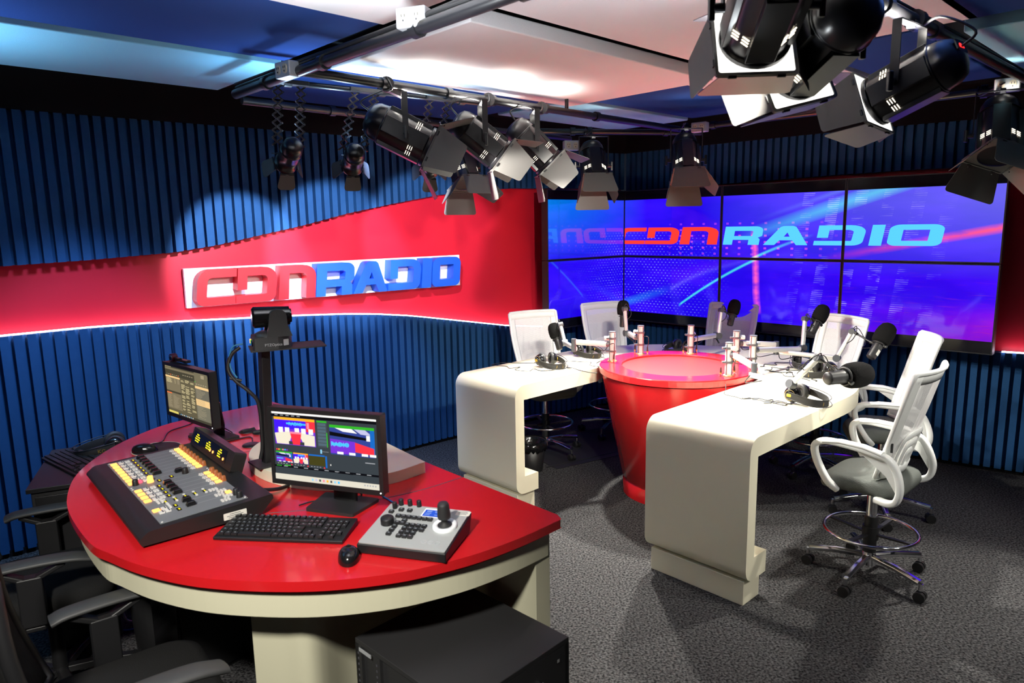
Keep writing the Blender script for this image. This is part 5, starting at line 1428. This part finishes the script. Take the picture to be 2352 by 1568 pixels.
arms = [('left side of the rim, reaching over the left table arm', (.758, 5.196, .97), [(.725, 5.2, 1.101), (.463, 5.15, 1.131), (.476, 5.15, 1.078), (.418, 5.45, 1.075), (.388, 5.5, 1.214)], ((.33, 5.58, 1.215), (.383, 5.5, 1.01)), None, 'hanging before the leftmost white chair'),
        ('back left of the rim, short and folded upright', (1.026, 5.479, .97), [(1.004, 5.5, 1.098), (.972, 5.72, 1.098), (.966, 5.73, 1.09), (.958, 5.76, 1.095), (.945, 5.77, 1.297)], ((.948, 5.86, 1.36), (.936, 5.82, 1.136)), None, 'upright before the second white chair from the left'),
        ('back of the rim, in front of the middle white chair', (1.421, 5.459, .97), [(1.45, 5.5, 1.075), (1.70, 5.74, 1.065), (1.705, 5.745, 1.06), (1.726, 5.75, 1.058), (1.76, 5.8, 1.269)], ((1.902, 5.87, 1.345), (1.835, 5.80, 1.137)), (-1.2, -.055), 'with a white sticker, before the middle white chair'),
        ('right back of the rim, the farther of two crossing arms', (1.676, 5.127, .97), [(1.70, 5.13, 1.10), (2.004, 5.2, 1.075), (2.02, 5.18, 1.02), (2.35, 4.95, 1.012), (2.423, 4.9, 1.215)], ((2.63, 4.78, 1.273), (2.462, 4.7, 1.057)), (-1.9, -.075), 'tilted, white sticker on barrel, above the right table end'),
        ('right of the rim, reaching across to the right', (1.72, 4.894, .97), [(1.745, 4.91, 1.086), (2.229, 5.3, 1.018), (2.233, 5.303, 1.018), (2.251, 5.31, 1.025), (2.275, 5.35, 1.246)], ((2.456, 5.42, 1.336), (2.327, 5.34, 1.13)), None, 'tilted before the white chair against the purple screen'),
        ('front right of the rim, nearest the camera', (1.464, 4.622, .97), [(1.478, 4.60, 1.115), (1.523, 4.3, 1.095), (1.505, 4.31, 1.042), (1.64, 4.0, 1.05), (1.745, 3.9, 1.222)], ((2.016, 3.85, 1.14), (1.718, 3.72, 1.143)), None, 'nearest the camera, lying sideways over the right table arm')]
for lab, base, pts, (fe, be), st, ml in arms:
    mic_arm('white microphone boom, ' + lab, base, pts)
    microphone('black microphone ' + ml, fe, be, pts[4], st)

# ------------------------------------------------------------------ headphones on the cream table
def headphones(label, loc, rz, cab=None, gold=True, s=1.12):
    t = thing('headphones', label, 'headphones', loc, rz, 'black headphones')
    S_ = Mx.Scale(s, 4)
    for k, (x, tl) in enumerate(((-.052, .12), (.052, -.25))):
        m = S_ @ TR(x, 0, .0475) @ Mx.Rotation(tl, 4, 'Z') @ Mx.Rotation(PI / 2 * (1 if x > 0 else -1), 4, 'Y')
        c = MB(m).lathe([(0, .024), (.026, .024), (.034, .020), (.040, .008), (.042, .0), (.042, -.004)], 30).build('ear_cup', M['black_gloss'], t)
        q = MB(m); q.tube([(.034 * math.cos(2 * PI * i / 28), .034 * math.sin(2 * PI * i / 28), -.012) for i in range(28)], .0125, 9, True); q.lathe([(0, -.008), (.034, -.008)], 24, cap=False); q.build('ear_pad', M['black_soft'], c)
        if gold:
            MB(m).torus((0, 0, .0215), .0275, .0022, 28, 6).build('gold_ring', M['gold_ring'], c)
            MB(m).box((.0, -.0, .028), (.016, .026, .010)).build('yellow_slider', M['gold'], c, bevel=.002)
    path = spline([(-.080, .004, .050), (-.084, -.06, .040), (-.070, -.125, .028), (-.025, -.163, .022), (.025, -.163, .022), (.070, -.125, .028), (.084, -.06, .040), (.080, .004, .050)], 6)
    bd = MB(S_).tube(path, 0, sec=rsec(.0035, .036, .001), up=(0, 0, 1)).build('headband', M['black_soft'], t)
    for dz, e in ((.022, .012), (-.014, .016)):
        MB(S_).tube([V((p.x * (1 + e / .084), p.y * (1 + e / .16), max(p.z + dz, .003))) for p in path], .0022, 6).build('wire_bow', M['black'], t)
    add_text(bd, 'headband_print', 'AKG', .026 * s, M['gold_dim'], S_ @ frame((-.002, -.1662, .021), (1, 0, 0), (0, 0, 1), (0, -1, 0)), .0002)
    add_text(bd, 'headband_print', 'AKG', .022 * s, M['gold_dim'], S_ @ frame((.0865, -.062, .038), (.25, 1, 0), (0, 0, 1), (1, -.25, 0)), .0002)
    if cab:
        iv = (TR(*loc) @ rot(rz)).inverted()
        for L in cab: MB().tube(spline([iv @ V(p) for p in L], 7), .0026, 6).build('cable', M['black'], t)
    return t
M['gold_dim'] = mat('dull gold print', (.30, .20, .03), .5)
ZTb = .9205
def wob(p, q, n, amp, seed, z=ZTb + .003):
    r_ = random.Random(seed); p = V(p); q = V(q); d = (q - p); t_ = V((-d.y, d.x)).normalized(); out = []
    for i in range(n + 1):
        k = i / n; a = math.sin(k * PI) * amp
        c = p + d * (k + (r_.random() - .5) * .5 / n * 1.6) + t_ * (r_.random() - .5) * 2 * a
        out.append((c.x, c.y, z))
    out[0] = (p.x, p.y, z); out[-1] = (q.x, q.y, z)
    return out
headphones('black headphones with gold rings on the left table arm, before the leftmost chair', (.265, 5.30, ZTb), math.radians(30),
           [[(.20, 5.28, .95), (.10, 5.38, .93)] + [(0.03, 5.42, .925), (-.08, 5.44, .924), (-.16, 5.36, .924), (-.05, 5.30, .924), (-.02, 5.22, .924), (.06, 5.26, .924), (.02, 5.16, .924), (.12, 5.10, .924), (.16, 5.18, .924), (.22, 5.10, .924), (.33, 5.14, .924), (.44, 5.20, .924), (.50, 5.10, .924), (.56, 5.02, .924), (.62, 4.99, .924)],
            [(.36, 5.38, .93), (.45, 5.46, .924), (.55, 5.42, .924), (.62, 5.40, .924), (.60, 5.28, .924), (.66, 5.22, .924)]])
headphones('black headphones with a yellow slider under the leftmost microphone arm', (.60, 5.70, ZTb), math.radians(25),
           [[(.70, 5.62, .93), (.76, 5.52, .924), (.70, 5.44, .924), (.66, 5.36, .924)]])
headphones('black headphones at the back of the table behind the drum, band towards the left', (1.44, 5.80, ZTb), math.radians(-50), [[(1.38, 5.86, .93), (1.30, 5.84, .924), (1.28, 5.74, .924), (1.33, 5.68, .924)]])
headphones('black headphones among tangled cables behind the two nearest microphones', (2.19, 4.80, ZTb), math.radians(-62),
           [wob((2.10, 4.74), (1.86, 4.95), 7, .09, 3), wob((2.16, 4.70), (2.05, 4.60), 5, .09, 8)])
headphones('black headphones nearest the camera on the right table arm, gold ring facing left', (1.715, 4.085, ZTb), math.radians(35),
           [wob((1.64, 4.05), (1.36, 4.25), 9, .07, 12) + [(1.34, 4.30, .924), (1.38, 4.40, .93), (1.40, 4.47, .945)], wob((1.63, 4.02), (1.42, 4.20), 8, .08, 17), wob((1.66, 4.02), (1.50, 4.05), 6, .07, 21)])
headphones('black headphones in shade behind the tilted microphone at the right of the table', (2.20, 5.13, ZTb), math.radians(-20),
           [wob((2.12, 5.06), (1.85, 5.02), 8, .08, 31), wob((2.15, 5.02), (1.95, 4.86), 7, .08, 37)], False)
headphones('black headphones on the side cabinet behind the mixing console', (-2.14, 3.60, .8365), math.radians(-60), None, False)
cable('loose black cable on the table, right of the drum', wob((1.84, 4.98), (2.02, 4.62), 6, .09, 41), .0026, group='loose cables on the cream table')
cable('loose black cable on the table, curling behind the crossing microphone arms', wob((1.86, 5.12), (2.12, 5.24), 7, .10, 43), .003, group='loose cables on the cream table')
cable('blue cable on the table beside the right microphone poles', [(1.74, 5.18, ZTb + .004), (1.80, 5.28, ZTb + .004), (1.85, 5.42, ZTb + .004)], .006, 'cable_blue')
cable('long straight black cable on the carpet along the floor mat', [(.27, 5.56, .006), (.60, 5.75, .006), (1.0, 5.98, .006)], .006)

# ------------------------------------------------------------------ unseen lamps: warm and blue ones inferred, ceiling uplights added as fill
def unseen_spot(name, p, aim, energy, ang, col=(1, .96, .88), size=.12, blend=.6):
    l = D.lights.new(name, 'SPOT'); l.energy = energy; l.spot_size = math.radians(ang); l.spot_blend = blend; l.color = col; l.shadow_soft_size = size
    o = D.objects.new(name, l); COL.objects.link(o); o.location = p
    o.rotation_euler = (V(aim) - V(p)).to_track_quat('-Z', 'Y').to_euler()
unseen_spot('unseen_lamp', (-.9, .2, 2.7), (-1.0, 2.1, .9), 340, 50)
unseen_spot('unseen_lamp', (.7, 2.15, 2.5), (.7, 2.2, 2.95), 70, 165, (.9, .96, 1))  # added uplight to brighten the ceiling panels
unseen_spot('unseen_lamp', (-.5, 2.35, 2.5), (-.5, 2.4, 2.95), 50, 165, (.9, .96, 1))  # second added ceiling uplight
unseen_spot('unseen_lamp', (2.6, .8, 2.7), (2.3, 3.2, .3), 70, 58)
unseen_spot('unseen_lamp', (-2.6, 2.9, 2.42), (-2.55, 2.95, 2.95), 40, 150, (.45, .75, 1))  # added cool uplight for the pale panel at the left
unseen_spot('unseen_lamp', (-1.9, 3.4, 2.7), (-3.0, 4.9, -.2), 170, 62, (.34, .58, 1))
unseen_spot('unseen_lamp', (-.75, 4.3, 2.7), (-1.75, 5.7, -.2), 230, 62, (.30, .50, 1))
unseen_spot('unseen_lamp', (3.7, 2.3, 2.7), (2.0, 4.2, .5), 130, 60)
S.view_settings.view_transform = 'Standard'; S.view_settings.look = 'None'; S.view_settings.exposure = 0.42; S.view_settings.gamma = 1
S.view_settings.use_curve_mapping = False
w = D.worlds.new('world'); S.world = w; w.use_nodes = True
w.node_tree.nodes['Background'].inputs[0].default_value = (.02, .025, .04, 1)
w.node_tree.nodes['Background'].inputs[1].default_value = .3
